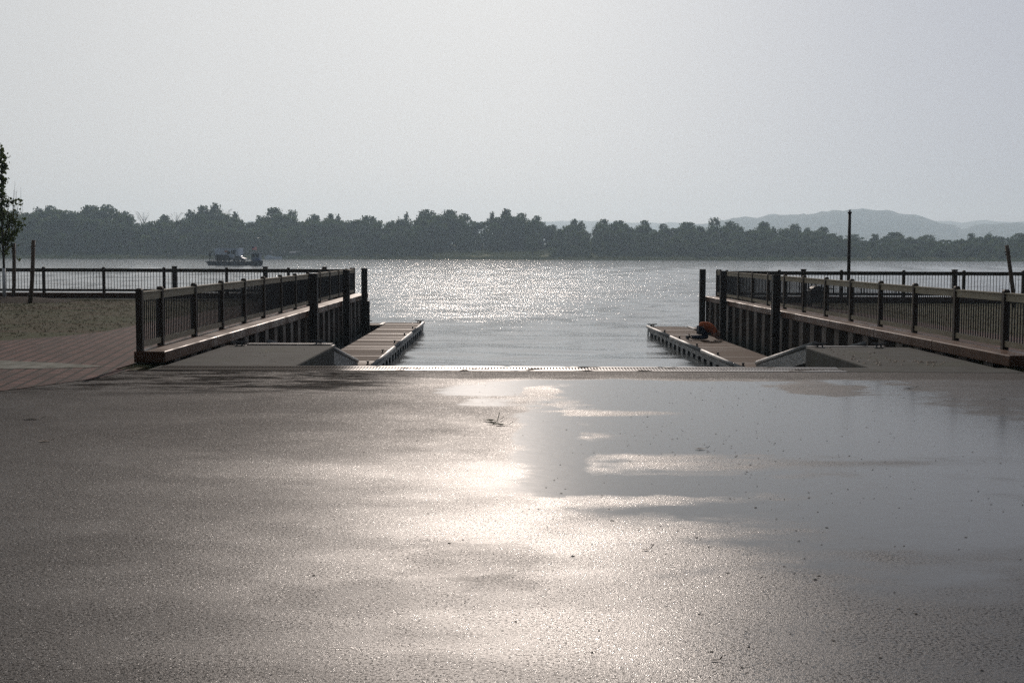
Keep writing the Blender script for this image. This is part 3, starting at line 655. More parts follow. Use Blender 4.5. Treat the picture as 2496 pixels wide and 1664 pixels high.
DOCK = -0.95
def gangway(x0, x1, d0, d1, z0, z1, lab, q):
    t = tag(empty("gangway", ((x0+x1)/2, d0, z0)), lab, "gangway")
    m = lambda x: [(x, d0, z0), (x, d1, z1)]
    b = MB(); b.bar(((x0+x1)/2, d0, z0-0.03), ((x0+x1)/2, d1, z1-0.03), x1-x0-0.12, 0.05); b.build("deck", MT['plank'], t)
    for x in (x0, x1):
        b = MB(); b.bar((x, d0, z0-0.12), (x, d1, z1-0.12), 0.05, 0.24); b.bar((x, d0, z0-0.26), (x, d1, z1-0.26), 0.075, 0.04)
        b.build("side_beam", MT['alu'], t)
        b = MB(); b.tube([(x, d0, z0+0.055), (x, d1, z1+0.055)], 0.055, 10); b.build("bull_rail", MT['alu'], t, smooth=True)
gangway(-4.75, -3.76, 25.2, 31.2, -0.02, DOCK+0.06, "left gangway sloping from the abutment down to the wooden dock", 1)
gangway(5.9, 6.85, 25.1, 31.0, -0.02, DOCK+0.06, "right gangway with bright side rail sloping down to the dock", -1)

# ------------------------------------------------------------------ docks
def dock(x0, x1, d0, d1, rz, lab, waterside, wing):
    """waterside: +1 rub rail on the +x side; wing: (xa, xb) extra cross section at the outer end"""
    cx = (x0+x1)/2; t = tag(empty("floating_dock", (cx, d1, WATER), rz), lab, "dock")
    Mx = Matrix.Translation((cx, d1, 0)) @ Matrix.Rotation(rz, 4, 'Z')
    def L(b): b.v = [tuple(Mx @ Vector(v)) for v in b.v]; return b
    w2 = (x1-x0)/2; ln = d1-d0
    b = MB(); b.box(-w2, w2, -ln, 0, DOCK-0.05, DOCK); L(b).build("deck", MT['plank'], t)
    for s in (-1, 1):
        k = 3; 
        for i in range(k if s == waterside else 0):
            a, e = -ln + ln*i/k + 0.01, -ln + ln*(i+1)/k - 0.01
            b = MB(); b.tube([(s*(w2+0.05), a, DOCK-0.005), (s*(w2+0.05), e, DOCK-0.005)], 0.055, 10); L(b).build("rub_rail", MT['alu'], t, smooth=True)
        b = MB(); b.box(s*(w2+0.02)-0.018, s*(w2+0.02)+0.018, -ln, 0, DOCK-0.19, DOCK-0.052); L(b).build("side_board", MT['alu'], t)
    for i in range(int(ln/0.95)):
        y = -ln + 0.5 + i*0.95
        b = MB(); b.box(-w2+0.02, w2-0.01, y, y+0.48, WATER-0.25, DOCK-0.052); L(b).build("float", MT['float'], t, bevel=0.05)
        for s in (-1, 1):
            b = MB(); b.box(s*(w2+0.005)-0.02, s*(w2+0.005)+0.02, y+0.62, y+0.74, WATER-0.1, DOCK-0.19); L(b).build("bracket", MT['galv'], t)
    for i in range(6):
        y = -ln + 1.0 + i*(ln-1.2)/5
        b = MB(); s = waterside; x = s*(w2-0.10); b.box(x-0.04, x+0.04, y-0.045, y+0.045, DOCK, DOCK+0.02); b.tube([(x, y, DOCK+0.02), (x, y, DOCK+0.09)], [0.022, 0.035], 8)
        L(b).build("bollard", MT['dark'], t)
    # outer cross section round the wall end
    xa, xb = wing
    b = MB(); b.box(xa, xb, -1.9, -0.35, DOCK-0.05, DOCK+0.002); L(b).build("wing_deck", MT['plank'], t)
    xm = xb if waterside > 0 else xa
    b = MB(); b.box(min(xm, xm-0.01)-0.10*(waterside > 0)-0.01, xm+0.10*(waterside < 0)+0.012, -1.92, -0.33, DOCK-0.2, DOCK+0.03); L(b).build("edge_angle", MT['alu'], t)
    b = MB(); b.box(xa+0.1, xb-0.1, -1.7, -0.5, WATER-0.25, DOCK-0.052); L(b).build("float", MT['float'], t, bevel=0.05)
    c1 = Mx @ Vector(((xa+xb)/2 + 0.25*waterside, -0.55, DOCK)); cleat(c1.x, c1.y, c1.z, t, 0, 1.2, 'dark')
    c2 = Mx @ Vector((waterside*(w2-0.12), -0.12, DOCK)); cleat(c2.x, c2.y, c2.z, t, 0, 1.2, 'dark')
    return t
dock(-4.9, -3.52, 30.6, 50.8, R(0.25), "left floating dock of brown planks lying off the quay wall", 1, (-2.6, -0.72))
dock(5.14, 6.50, 30.4, 48.6, R(1.32), "right floating dock of brown planks with the kneeling person on it", -1, (0.72, 2.5))

# ------------------------------------------------------------------ person kneeling on the right dock
def skin(name, chain, mat, parent, sub=2):
    """chain: list of (p, r, parent index)"""
    me = bpy.data.meshes.new(name); me.from_pydata([c[0] for c in chain], [(c[2], i) for i, c in enumerate(chain) if c[2] is not None], [])
    o = bpy.data.objects.new(name, me); COL.objects.link(o); o.parent = parent; me.materials.append(mat)
    m = o.modifiers.new("skin", 'SKIN'); 
    for i, c in enumerate(chain):
        sv = me.skin_vertices[0].data[i]; r = c[1] if isinstance(c[1], tuple) else (c[1], c[1]); sv.radius = r; sv.use_root = (i == 0)
    s = o.modifiers.new("sub", 'SUBSURF'); s.levels = sub; s.render_levels = sub
    m.use_smooth_shade = True
    return o
MT['skin'] = m_simple("skin", (0.35, 0.2, 0.14), (0.42, 0.25, 0.18), 8, 0.5)
MT['shirt'] = m_simple("rust_orange_shirt", (0.33, 0.075, 0.022), (0.42, 0.105, 0.035), 7, 0.85, 0, 0.5, 0.01, spec=0.15)
MT['jeans'] = m_simple("dark_blue_jeans", (0.022, 0.03, 0.05), (0.04, 0.05, 0.075), 9, 0.9, 0, 0.5, 0.01, spec=0.1)
MT['hair'] = m_simple("dark_hair", (0.015, 0.01, 0.008), (0.03, 0.02, 0.015), 30, 0.6)
per = tag(empty("person", (5.98, 41.0, DOCK)), "person in a rust orange shirt and dark jeans kneeling bent over on the right dock", "person")
HIPZ = 0.40
B = [((0.02, 0, HIPZ), 0.13, None), ((0.15, 0.0, HIPZ+0.03), 0.125, 0), ((0.30, 0, HIPZ), 0.13, 1), ((0.42, 0, HIPZ-0.05), 0.12, 2), ((0.52, 0, HIPZ-0.14), 0.055, 3), ((0.58, -0.01, HIPZ-0.20), 0.085, 4), ((0.63, -0.01, HIPZ-0.25), 0.075, 5)]
for s in (-1, 1):
    k = len(B); B += [((0.03, s*0.10, HIPZ-0.06), 0.095, 0), ((0.22, s*0.13, 0.085), 0.06, k), ((-0.10, s*0.12, 0.075), 0.05, k+1), ((-0.33, s*0.12, 0.085), 0.035, k+2)]
    k = len(B); B += [((0.44, s*0.18, HIPZ-0.08), 0.055, 3), ((0.42, s*0.26, 0.17), 0.042, k), ((0.56, s*0.2, 0.045), 0.03, k+1), ((0.61, s*0.19, 0.03), 0.035, k+2)]
    w_ = len(B)-1
    for f_ in range(4): B.append(((0.68, s*(0.165+0.016*f_), 0.022), 0.009, w_))
    B.append(((0.63, s*0.15, 0.025), 0.010, w_))
skin("body", B, MT['skin'], per)
S = [((-0.05, 0, HIPZ+0.0), (0.15, 0.155), None), ((0.08, 0, HIPZ+0.035), (0.165, 0.175), 0), ((0.28, 0, HIPZ+0.01), (0.175, 0.185), 1), ((0.44, 0, HIPZ-0.07), (0.14, 0.15), 2)]
for s in (-1, 1):
    k = len(S); S += [((0.44, s*0.18, HIPZ-0.08), 0.075, 3), ((0.425, s*0.25, 0.20), 0.058, k)]
skin("shirt", S, MT['shirt'], per)
J = [((0.0, 0, HIPZ-0.07), (0.15, 0.135), None)]
for s in (-1, 1):
    k = len(J); J += [((0.04, s*0.10, HIPZ-0.08), 0.11, 0), ((0.22, s*0.13, 0.09), 0.075, k), ((-0.10, s*0.12, 0.085), 0.065, k+1), ((-0.30, s*0.12, 0.09), 0.055, k+2)]
skin("trousers", J, MT['jeans'], per)
for s in (-1, 1):
    skin("shoe", [((-0.31, s*0.12, 0.10), 0.05, None), ((-0.40, s*0.12, 0.13), 0.06, 0), ((-0.43, s*0.12, 0.06), 0.048, 1), ((-0.36, s*0.12, 0.035), 0.035, 2)], MT['dark'], per)
    skin("shoe_heel", [((-0.385, s*0.12, 0.17), 0.035, None), ((-0.35, s*0.12, 0.20), 0.03, 0)], MT['dark'], per) if s < 0 else None
skin("hair", [((0.57, 0, HIPZ-0.17), 0.085, None), ((0.60, 0, HIPZ-0.205), 0.088, 0), ((0.625, 0, HIPZ-0.26), 0.06, 1)], MT['hair'], per)

# ------------------------------------------------------------------ left sapling and stakes
g = MB()
for k in range(14):
    a = k*2*math.pi/14
    g.v += [(-18.4+2.9*math.cos(a), 46.6+1.6*math.sin(a), -0.02), (-18.4+1.3*math.cos(a), 46.6+0.8*math.sin(a), 0.14)]
for k in range(14):
    j = (k+1) % 14; g.f.append((2*k, 2*j, 2*j+1, 2*k+1))
g.f.append(tuple(2*k+1 for k in range(14))); tag(g.build("mulch_mound", MT['soil'], smooth=True), kind='structure')
def stake(p, q, r, lab, grp):
    t = tag(empty("tree_stake", p), lab, "stake", grp)
    b = MB(); p, q = Vector(p), Vector(q); m = (p+q)/2 + Vector((0.03, 0, 0)); b.tube([p, p.lerp(m, 0.5)+Vector((0.015, 0, 0)), m, q], [r*1.05, r, r*0.95, r*0.9], 9); b.build("pole", MT['stake'], t, smooth=True)
    b = MB()
    for z in (0.86, 0.9):
        c = p.lerp(q, z); b.tube([c-Vector((r*1.15, 0, 0.012)), c+Vector((r*1.15, 0, 0.012))], r*0.25, 5)
    b.build("tie_nub", MT['dark'], t)
MT['stake'] = m_wood("raw_stake", (0.09, 0.055, 0.035), (0.15, 0.095, 0.06), (8, 8, 0.8))
stake((pxX(31, 47.2), 47.2, 0.05), (pxX(36, 47.2), 47.2, 2.09), 0.068, "leaning round stake half hidden by the sapling's leaves", "round timber stakes")
stake((pxX(72, 45.2), 45.2, -0.02), (pxX(84, 45.2), 45.2, 2.19), 0.074, "leaning round stake on the brown lawn, right of the sapling", "round timber stakes")
MT['leaf'] = m_leaf("sapling_leaf", (0.075, 0.105, 0.028), (0.15, 0.19, 0.055), 1.5)
MT['bark2'] = m_simple("sapling_bark", (0.055, 0.038, 0.028), (0.10, 0.075, 0.055), 8, 0.85)
def sapling():
    r = np.random.default_rng(3); d = 47.0; x = pxX(10, d)
    t = tag(empty("sapling", (x, d, 0.1)), "young leafy maple with pale trunk guard at the left edge", "tree")
    b = MB(); b.tube([(x, d, 0), (x+0.01, d, 1.3), (x-0.02, d, 3.0), (x+0.02, d, 4.6), (x, d, 5.7)], [0.055, 0.045, 0.034, 0.02, 0.008], 9)
    P = []
    for k in range(60):
        z = 1.65 + 3.75*(k/60)**0.9 + r.uniform(-0.1, 0.1); a = r.uniform(0, 6.28)
        L = float(np.interp(z, [1.6, 2.4, 3.4, 3.9, 4.15, 4.45, 5.4], [0.30, 0.40, 0.40, 0.28, 0.08, 0.22, 0.10])) * r.uniform(0.6, 1.15)
        rise = r.uniform(0.5, 1.1)
        p0 = np.array([x, d, z]); p1 = p0 + np.array([math.cos(a)*L, math.sin(a)*L, L*rise]); pm = (p0+p1)/2 + np.array([math.cos(a), math.sin(a), -0.3])*L*0.12
        b.tube([p0, pm, p1], [0.014, 0.009, 0.004], 5)
        for q in range(int(7*L)+2):
            tt = r.uniform(0.3, 1.05); c = p0 + (p1-p0)*tt
            P.append(c + r.normal(size=(7, 3))*0.065)
    # bare upright twigs on the lake side
    for k in range(13):
        bx = x + r.uniform(0.22, 0.72); z0 = r.uniform(2.2, 3.2); L = r.uniform(0.8, 1.5)
        b.tube([(x+0.05, d, z0-0.6), (bx, d+r.uniform(-0.2, 0.2), z0), (bx+r.uniform(-0.05, 0.12), d, z0+L)], [0.012, 0.008, 0.003], 5)
        if k % 3 == 0: P.append(np.array([bx, d, z0+L*0.4]) + r.normal(size=(8, 3))*0.07)
    # the low side branch that reaches right
    b.tube([(x, d, 1.75), (x+0.35, d, 2.15), (x+0.68, d-0.05, 2.95)], [0.016, 0.011, 0.005], 5)
    for k in range(15):
        tt = r.uniform(0.25, 1); P.append(np.array([x+0.68*tt, d, 1.8+1.1*tt]) + r.normal(size=(8, 3))*0.09)
    P.append(np.array([x+0.55, d, 1.52]) + r.normal(size=(7, 3))*0.05)
    b.build("trunk", MT['bark2'], t, smooth=True)
    V, F = leaf_quads(np.concatenate(P), 0.066, r)
    npmesh("crown", V, F, MT['leaf'], t)
    b = MB(); b.tube([(x, d, 0.02), (x+0.004, d, 1.18)], 0.062, 10); b.build("trunk_guard", MT['white'], t, smooth=True)
sapling()

# ------------------------------------------------------------------ right park: pole, leaning stake, barrel grill
d = 45.5; x = pxX(2067, d)
t = tag(empty("dark_pole", (x, d, 0)), "tall slim dark pole with pale knob rising in front of the blue hill", "pole")
b = MB(); b.tube([(x, d, -0.1), (x, d, 1.6), (x-0.005, d, 3.2)], [0.062, 0.06, 0.052], 12); b.build("shaft", MT['pile'], t, smooth=True)
b = MB(); b.tube([(x-0.005, d, 3.2), (x-0.005, d, 3.215), (x-0.005, d, 3.26), (x-0.005, d, 3.27)], [0.056, 0.072, 0.072, 0.045], 12); b.build("collar", MT['pile'], t)
b = MB(); b.tube([(x-0.005, d, 3.272), (x-0.005, d, 3.30), (x-0.005, d, 3.335), (x-0.005, d, 3.35)], [0.035, 0.042, 0.035, 0.012], 10); b.build("knob", MT['white'], t, smooth=True)
stake((pxX(2472, 44), 44, -0.05), (pxX(2450, 44), 44, 2.10), 0.072, "leaning dark stake at the right edge rising above the lake railing", "round timber stakes")
d = 44; x = pxX(1990, d)
t = tag(empty("barrel_grill", (x, d, 0)), "black barrel grill with domed lid on legs behind the right slip railing", "grill")
b = MB()
for i in range(7):
    pass
prof = [(-0.27, 0.08+0.06), (-0.27, 0.52), (-0.22, 0.62), (-0.12, 0.69), (0.0, 0.715), (0.12, 0.69), (0.22, 0.62), (0.27, 0.52), (0.27, 0.14)]
b.ext(prof, (x, d-0.25, 0), (x, d+0.25, 0)); b.build("drum", MT['dark'], t)
for sx_ in (-0.22, 0.22):
    for sy_ in (-0.18, 0.18):
        b = MB(); b.box(x+sx_-0.025, x+sx_+0.025, d+sy_-0.025, d+sy_+0.025, -0.012, 0.14); b.build("leg", MT['dark'], t)
b = MB(); b.tube([(x-0.1, d-0.26, 0.71), (x-0.05, d-0.27, 0.80), (x+0.08, d-0.27, 0.80), (x+0.12, d-0.26, 0.70)], 0.018, 6); b.build("handle", MT['dark'], t)
b = MB(); b.box(x+0.272, x+0.52, d-0.2, d+0.2, 0.60, 0.635); b.build("side_shelf", MT['dark'], t)
b = MB(); b.box(x-0.52, x-0.272, d-0.2, d+0.2, 0.60, 0.635); b.build("side_shelf", MT['dark'], t)

# ------------------------------------------------------------------ ferry
FD = 312.0
MT['hull'] = m_simple("dark_blue_hull", (0.012, 0.018, 0.032), (0.025, 0.033, 0.05), 2, 0.5)
MT['rv'] = m_simple("pale_blue_van_paint", (0.68, 0.76, 0.86), (0.74, 0.82, 0.9), 1, 0.35)
MT['glass'] = m_simple("dark_glass", (0.012, 0.015, 0.018), (0.02, 0.022, 0.025), 2, 0.12)
MT['blue'] = m_simple("blue_paint", (0.03, 0.06, 0.22), (0.04, 0.08, 0.28), 2, 0.4)
MT['orange'] = m_simple("orange_paint", (0.55, 0.15, 0.04), (0.6, 0.2, 0.05), 2, 0.5)
MT['tyre'] = m_simple("tyre_rubber", (0.012, 0.012, 0.012), (0.02, 0.02, 0.02), 5, 0.8)
def fx(px): return (px-1248)/3150*FD
FA = R(-24)     # the barge heads away to the right
PXM = FD/3150
fo = Vector((fx(562), FD, WATER))
def FB(b, rz=FA, o=fo):
    M_ = Matrix.Translation(o) @ Matrix.Rotation(rz, 4, 'Z'); b.v = [tuple(M_ @ Vector(v)) for v in b.v]; return b
t = tag(empty("car_ferry", fo), "low dark car ferry barge out on the lake carrying vehicles", "ferry")
b = MB(); hb = [(-4.9, -0.05), (4.9, -0.05), (4.9, 0.95), (-5.0, 0.95), (-5.5, 0.75)]
n = len(hb)
for y in (-2.1, 2.1):
    for a, c in hb: b.v.append((a, y, c))
b.f = [tuple(range(n))[::-1], tuple(range(n, 2*n))] + [(i, (i+1) % n, n+(i+1) % n, n+i) for i in range(n)]
FB(b).build("hull", MT['hull'], t)
b = MB(); b.bar((-5.0, 0, 1.0), (-6.1, 0, 0.78), 3.4, 0.1); FB(b).build("ramp", MT['hull'], t)
b = MB()
for y in (-2.05, 2.05):
    for k in range(9): b.tube([(-4.6+k*1.15, y, 0.95), (-4.6+k*1.15, y, 1.75)], 0.03, 5)
    for z in (1.35, 1.75): b.tube([(-4.6, y, z), (4.6, y, z)], 0.025, 5)
FB(b).build("deck_rail", MT['alu'], t)
for xx in (-4.5, 2.9):
    b = MB(); b.tube([(xx, -2.0, 0.95), (xx, -2.0, 3.3)], 0.09, 7); b.box(xx-0.2, xx+0.2, -2.2, -1.8, 2.2 if xx < 0 else 3.3, 2.7 if xx < 0 else 3.65); FB(b).build("lamp_mast", MT['hull'], t)
def vehicle(name, lab, cat, cx, cy, L, W, Hh, mat, style, rz=0):
    o = fo + Matrix.Rotation(FA, 3, 'Z') @ Vector((cx, cy, 0.955)); M_ = FA + rz
    t = tag(empty(name, o), lab, cat)
    P = {'van': [(-.5, .18), (-.5, .85), (-.44, 1), (.2, 1), (.33, .62), (.48, .52), (.5, .2)], 'car': [(-.5, .25), (-.49, .6), (-.34, .68), (-.22, 1), (.14, 1), (.3, .66), (.49, .55), (.5, .25)],
         'box': [(-.5, .15), (-.5, 1), (.5, 1), (.5, .15)], 'pickup': [(-.5, .25), (-.5, .62), (-.05, .62), (-.02, 1), (.2, 1), (.3, .64), (.49, .55), (.5, .25)]}[style]
    b = MB(); n = len(P)
    for y in (-W/2, W/2):
        for a, c in P: b.v.append((a*L, y, c*Hh))
    b.f = [tuple(range(n)), tuple(range(n, 2*n))[::-1]] + [(i, (i+1) % n, n+(i+1) % n, n+i) for i in range(n)]
    FB(b, M_, o).build("body", mat, t, bevel=0.05)
    b = MB()
    if style == 'van': wins = [(-.42, -.2, .62, .92), (-.17, .02, .62, .92), (.04, .2, .62, .9)]
    elif style == 'box': wins = [(.02, .16, .55, .8), (.2, .34, .55, .8)]
    elif style == 'pickup': wins = [(0.0, .19, .68, .93)]
    else: wins = [(-.2, -.04, .7, .93), (-.02, .14, .7, .93)]
    for a, e, z0, z1 in wins:
        b = MB()
        for s in (-1, 1): b.box(a*L, e*L, s*W/2-0.02, s*W/2+0.02, z0*Hh, z1*Hh)
        FB(b, M_, o).build("window", MT['glass'], t)
    for a in (-.31, .31):
        for s in (-1, 1):
            b = MB(); b.tube([(a*L, s*(W/2-0.2), 0.31), (a*L, s*(W/2+0.015), 0.31)], 0.31, 14); FB(b, M_, o).build("wheel", MT['tyre'], t)
    return t, o, M_
rv, o_, m_ = vehicle("camper_truck", "long pale blue box camper standing at the back of the ferry deck", "camper", -0.9, 0.75, 6.9, 2.0, 3.15, MT['rv'], 'box')
b = MB(); b.box(-3.47, 3.47, -1.03, 1.03, 3.151, 3.24); FB(b, m_, o_).build("roof", MT['white'], rv)
b = MB(); b.box(-0.6, 0.35, -1.02, -1.0, 2.2, 2.6); FB(b, m_, o_).build("badge", MT['orange'], rv)
b = MB(); b.box(1.3, 2.6, -1.025, -1.0, 2.0, 2.6); FB(b, m_, o_).build("awning_panel", MT['glass'], rv)
MT['carblk'] = m_simple("black_car_paint", (0.01, 0.011, 0.012), (0.016, 0.017, 0.018), 2, 0.25)
MT['carsil'] = m_simple("silver_car_paint", (0.35, 0.36, 0.37), (0.42, 0.43, 0.44), 2, 0.25, 0.5)
vehicle("parked_van", "dark van on the ferry's near side in front of the camper", "van", -1.2, -1.1, 3.7, 1.5, 1.6, MT['carblk'], 'van')
vehicle("parked_car", "silver car at the right end of the ferry deck", "car", 3.1, -0.6, 3.2, 1.5, 1.35, MT['carsil'], 'car', R(8))
# tug alongside
to = Vector((fx(630), FD-3.2, WATER))
t = tag(empty("tug_boat", to), "small dark blue tug with square wheelhouse beside the ferry barge", "tug")
def TB(b): return FB(b, R(-12), to)
b = MB(); hp = [(-1.9, -0.9), (1.3, -0.95), (1.75, 0), (1.3, 0.95), (-1.9, 0.9)]
b.prism(hp, -0.05, 0.95); b.v = [(x*(1.0 if z < 0.5 else 1.1), y*(1.0 if z < 0.5 else 1.1), z+(0.25 if (z > 0.5 and x > 1) else 0)) for x, y, z in b.v]; TB(b).build("hull", MT['hull'], t)
b = MB(); b.box(-0.75, 1.25, -0.75, 0.75, 0.96, 2.95); TB(b).build("wheelhouse", m_simple("grey_blue_wheelhouse", (0.25, 0.31, 0.36), (0.3, 0.36, 0.42), 2, 0.5), t)
for a, e in ((-0.6, 0.1), (0.25, 1.05)):
    b = MB(); b.box(a, e, -0.765, -0.745, 2.05, 2.75); TB(b).build("window", MT['glass'], t)
b = MB(); b.box(-0.95, 1.5, -0.95, 0.95, 2.951, 3.07); TB(b).build("roof", MT['white'], t)
b = MB(); b.box(0.2, 1.4, -0.96, -0.78, 1.0, 1.75); TB(b).build("tarpaulin", MT['blue'], t)
b = MB(); b.tube([(-0.8, 0, 0.95), (-0.8, 0, 4.55)], 0.045, 6); TB(b).build("mast", MT['hull'], t)
M = Mat("striped_flag"); fx_, fy_, fz_ = M.sep(); gz = M.new("TexCoord")
MT['flagred'] = m_leaf("flag_red", (0.8, 0.16, 0.16), (0.85, 0.2, 0.2), 2); MT['flagwht'] = m_leaf("flag_white", (0.85, 0.85, 0.85), (0.9, 0.9, 0.9), 2)
fl = tag(empty("flag", to + Vector((-0.8, 0, 3.9))), "red and white striped flag with blue corner flying from the tug's mast", "flag")
def flag_strip(x0, x1, z0, z1, mat, name, y=0):
    b = MB(); n = 6
    for i in range(n+1):
        xx = x0 + (x1-x0)*i/n; yy = 0.12*math.sin(xx*5)+y; dz = -0.22*xx*xx*0.6
        for off in (-0.008, 0.008):
            b.v += [(xx-0.75, yy+off, z0+dz), (xx-0.75, yy+off, z1+dz)]
    for i in range(n):
        k = 4*i
        b.f += [(k, k+4, k+5, k+1), (k+2, k+3, k+7, k+6), (k+1, k+5, k+7, k+3), (k, k+2, k+6, k+4)]
    TB(b).build(name, mat, fl)
for i in range(7):
    z0 = 3.8 + i*0.1; flag_strip(0.42 if i > 2 else 0, 1.1, z0, z0+0.099, MT['flagred'] if i % 2 == 0 else MT['flagwht'], "stripe")
flag_strip(0.0, 0.415, 4.1, 4.499, MT['blue'], "canton")

# gull, buoy
gx, gz_ = pxX(633, 250), EYE + (Hy(633)-582)/3150*250
t = tag(empty("gull", (gx, 250, gz_)), "small white gull flying above the ferry", "gull")
b = MB()
for s in (-1, 1):
    b.v += [(s*0.04, 250-0.09, gz_+0.0), (s*0.04, 250+0.09, gz_), (s*0.3, 250-0.02+0.05, gz_+0.13), (s*0.3, 250-0.1, gz_+0.13), (s*0.58, 250-0.12, gz_+0.06)]
    k = len(b.v)-5; b.f += [(k, k+1, k+2, k+3), (k+3, k+2, k+4)]
b.v = [(x+gx, y, z) if i < 10 else (x, y, z) for i, (x, y, z) in enumerate(b.v)]
wings = b.build("wings", MT['white'], t); sm = wings.modifiers.new("thick", 'SOLIDIFY'); sm.thickness = 0.025
b = MB(); b.tube([(gx, 249.78, gz_+0.02), (gx, 249.85, gz_+0.03), (gx, 250, gz_), (gx, 250.22, gz_-0.01)], [0.015, 0.05, 0.065, 0.02], 8); b.build("body", MT['white'], t, smooth=True)
d = 560; x = pxX(1070, d); t = tag(empty("channel_buoy", (x, d, WATER)), "tiny dark buoy on the water below the central grove", "buoy")
b = MB(); b.tube([(x, d, WATER-0.3), (x, d, WATER+0.25), (x, d, WATER+0.3)], [0.6, 0.6, 0.25], 10); b.build("float", MT['dark'], t)
b = MB(); b.tube([(x, d, WATER+0.3), (x, d, WATER+1.0)], [0.3, 0.22], 8); b.build("tower", MT['dark'], t)

# boathouses, jetty and boats under the far trees
def hut(px0, px1, yt, yb, lab):
    d = 660; x0, x1 = pxX(px0, d), pxX(px1, d); zt, ze = top_z(px0, yt, d), top_z(px0, yb, d)
    t = tag(empty("boathouse", ((x0+x1)/2, d+2, 0)), lab, "boathouse", "boathouses on the far shore")
    b = MB(); b.ext([(0, ze), (3.2, zt), (6.4, ze), (6.3, ze-0.12), (3.2, zt-0.14), (0.1, ze-0.12)], (x1, d-0.3, 0), (x0, d-0.3, 0)) if False else b.v.extend([])
    b = MB(); b.v = [(x0-0.2, d-0.2, ze), (x1+0.2, d-0.2, ze), (x1+0.2, d+2.8, zt), (x0-0.2, d+2.8, zt), (x1+0.2, d+5.8, ze), (x0-0.2, d+5.8, ze)]
    b.f = [(0, 1, 2, 3), (3, 2, 4, 5), (0, 3, 5), (1, 4, 2), (0, 5, 4, 1)]; b.build("roof", MT['roof'], t)
    b = MB(); b.box(x0, x1, d, d+5.6, -0.3, ze-0.01); b.build("wall", MT['shed'], t)
    b = MB(); b.box(x0+0.8, x0+2.4, d-0.03, d+0.02, -0.2, ze-0.3); b.build("door", MT['dark'], t)
    b = MB(); b.box(x1-2.2, x1-1.0, d-0.03, d+0.02, ze-0.9, ze-0.35); b.build("window", MT['glass'], t)
MT['roof'] = m_simple("pale_metal_roof", (0.5, 0.47, 0.47), (0.58, 0.55, 0.55), 1, 0.5)
MT['shed'] = m_simple("dark_shed_boards", (0.06, 0.06, 0.06), (0.09, 0.09, 0.085), 2, 0.8)
hut(660, 694, 610.5, 617, "longer boathouse with pale grey roof behind the tug on the far shore")
hut(706, 728, 613, 616.8, "shorter boathouse with pale grey roof on the far shore")
d = 652; t = tag(empty("blue_barge", (pxX(668, d), d, WATER)), "long pale blue barge moored under the longer boathouse", "barge")
b = MB(); b.prism([(pxX(646, d), d-0.9), (pxX(686, d), d-0.9), (pxX(688, d), d), (pxX(686, d), d+0.9), (pxX(646, d), d+0.9)], WATER-0.1, WATER+1.25); b.build("hull", MT['rv'], t)
b = MB(); b.box(pxX(650, d), pxX(662, d), d-0.6, d+0.6, WATER+1.26, WATER+1.9); b.build("cabin", MT['rv'], t)
for px, lab in ((765, "small pale boat drawn up on the far bank, nearer the boathouses"), (806, "small pale boat drawn up on the far bank, above the left piles")):
    d = 659; x = pxX(px, d); zb = 0.25
    t = tag(empty("rowing_boat", (x, d, zb)), lab, "boat", "small boats on the far bank")
    b = MB()
    for i, (yy, hw, hz) in enumerate(((-0.9, 0.35, 0.55), (0, 0.5, 0.5), (0.8, 0.35, 0.55), (1.2, 0.03, 0.7))):
        b.v += [(x+yy, d-hw, zb+hz+0.3), (x+yy, d-hw*0.5, zb+0.3), (x+yy, d+hw*0.5, zb+0.3), (x+yy, d+hw, zb+hz+0.3)]
    for i in range(3):
        for k in range(3): b.f.append((4*i+k, 4*i+k+1, 4*i+5+k, 4*i+4+k))
    b.f.append((0, 3, 2, 1)); b.build("hull", MT['white'], t)
    b = MB(); b.box(x-0.6, x+0.6, d-0.1, d+0.1, zb-0.3, zb+0.31); b.build("cradle", MT['shed'], t)

# ------------------------------------------------------------------ litter on the asphalt
MT['litter'] = m_simple("dark_litter", (0.012, 0.009, 0.007), (0.035, 0.024, 0.014), 9, 0.8)
MT['brleaf'] = m_simple("dead_leaf", (0.10, 0.055, 0.022), (0.17, 0.10, 0.045), 9, 0.7)
def litter(name, pts, size, mat, lab, z0=0.002, flat=0.3):
    V, F = [], []
    for x, y in pts:
        s = size*random.uniform(0.5, 1.6); a = random.uniform(0, 6.28); e = random.uniform(0.35, 1); hh = s*flat*random.uniform(0.3, 1.2); k = len(V)
        for j in range(6):
            t_ = j*math.pi/3; rr = s*random.uniform(0.7, 1.1); px_, py_ = rr*math.cos(t_), rr*e*math.sin(t_)
            V.append((x+px_*math.cos(a)-py_*math.sin(a), y+px_*math.sin(a)+py_*math.cos(a), z0+random.uniform(0, hh*0.4)))
        V.append((x, y, z0+hh)); F += [(k+j, k+(j+1) % 6, k+6) for j in range(6)]
    b = MB(); b.v, b.f = V, F
    return tag(b.build(name, mat), lab, "litter", kind='stuff')
pts = []
for i in range(520):
    d_ = 5 + 12.5*random.random()**0.8; x_ = random.gauss(2.0, 1.7) if random.random() < 0.72 else random.uniform(-6, 6)
    pts.append((x_*d_/13 + 0.3, d_))
pts += [(1.6+random.gauss(0, 0.55), 12.3+random.gauss(0, 0.9)) for i in range(60)]
litter("ground_litter", pts, 0.009, MT['litter'], "scattered dark grit and seeds on the wet asphalt")
pts = [(5.9+random.random()*1.3, 20.5+random.random()*1.2) for i in range(90)] + [(5.75+random.random()**2*1.0, 21+random.random()*3.6) for i in range(150)] + [(6.6+random.gauss(0, .25), 21.3+random.gauss(0, .12)) for i in range(60)]
litter("fallen_leaves", pts[::2], 0.021, MT['brleaf'], "brown fallen leaves on the right concrete slab", 0.0, 0.5)
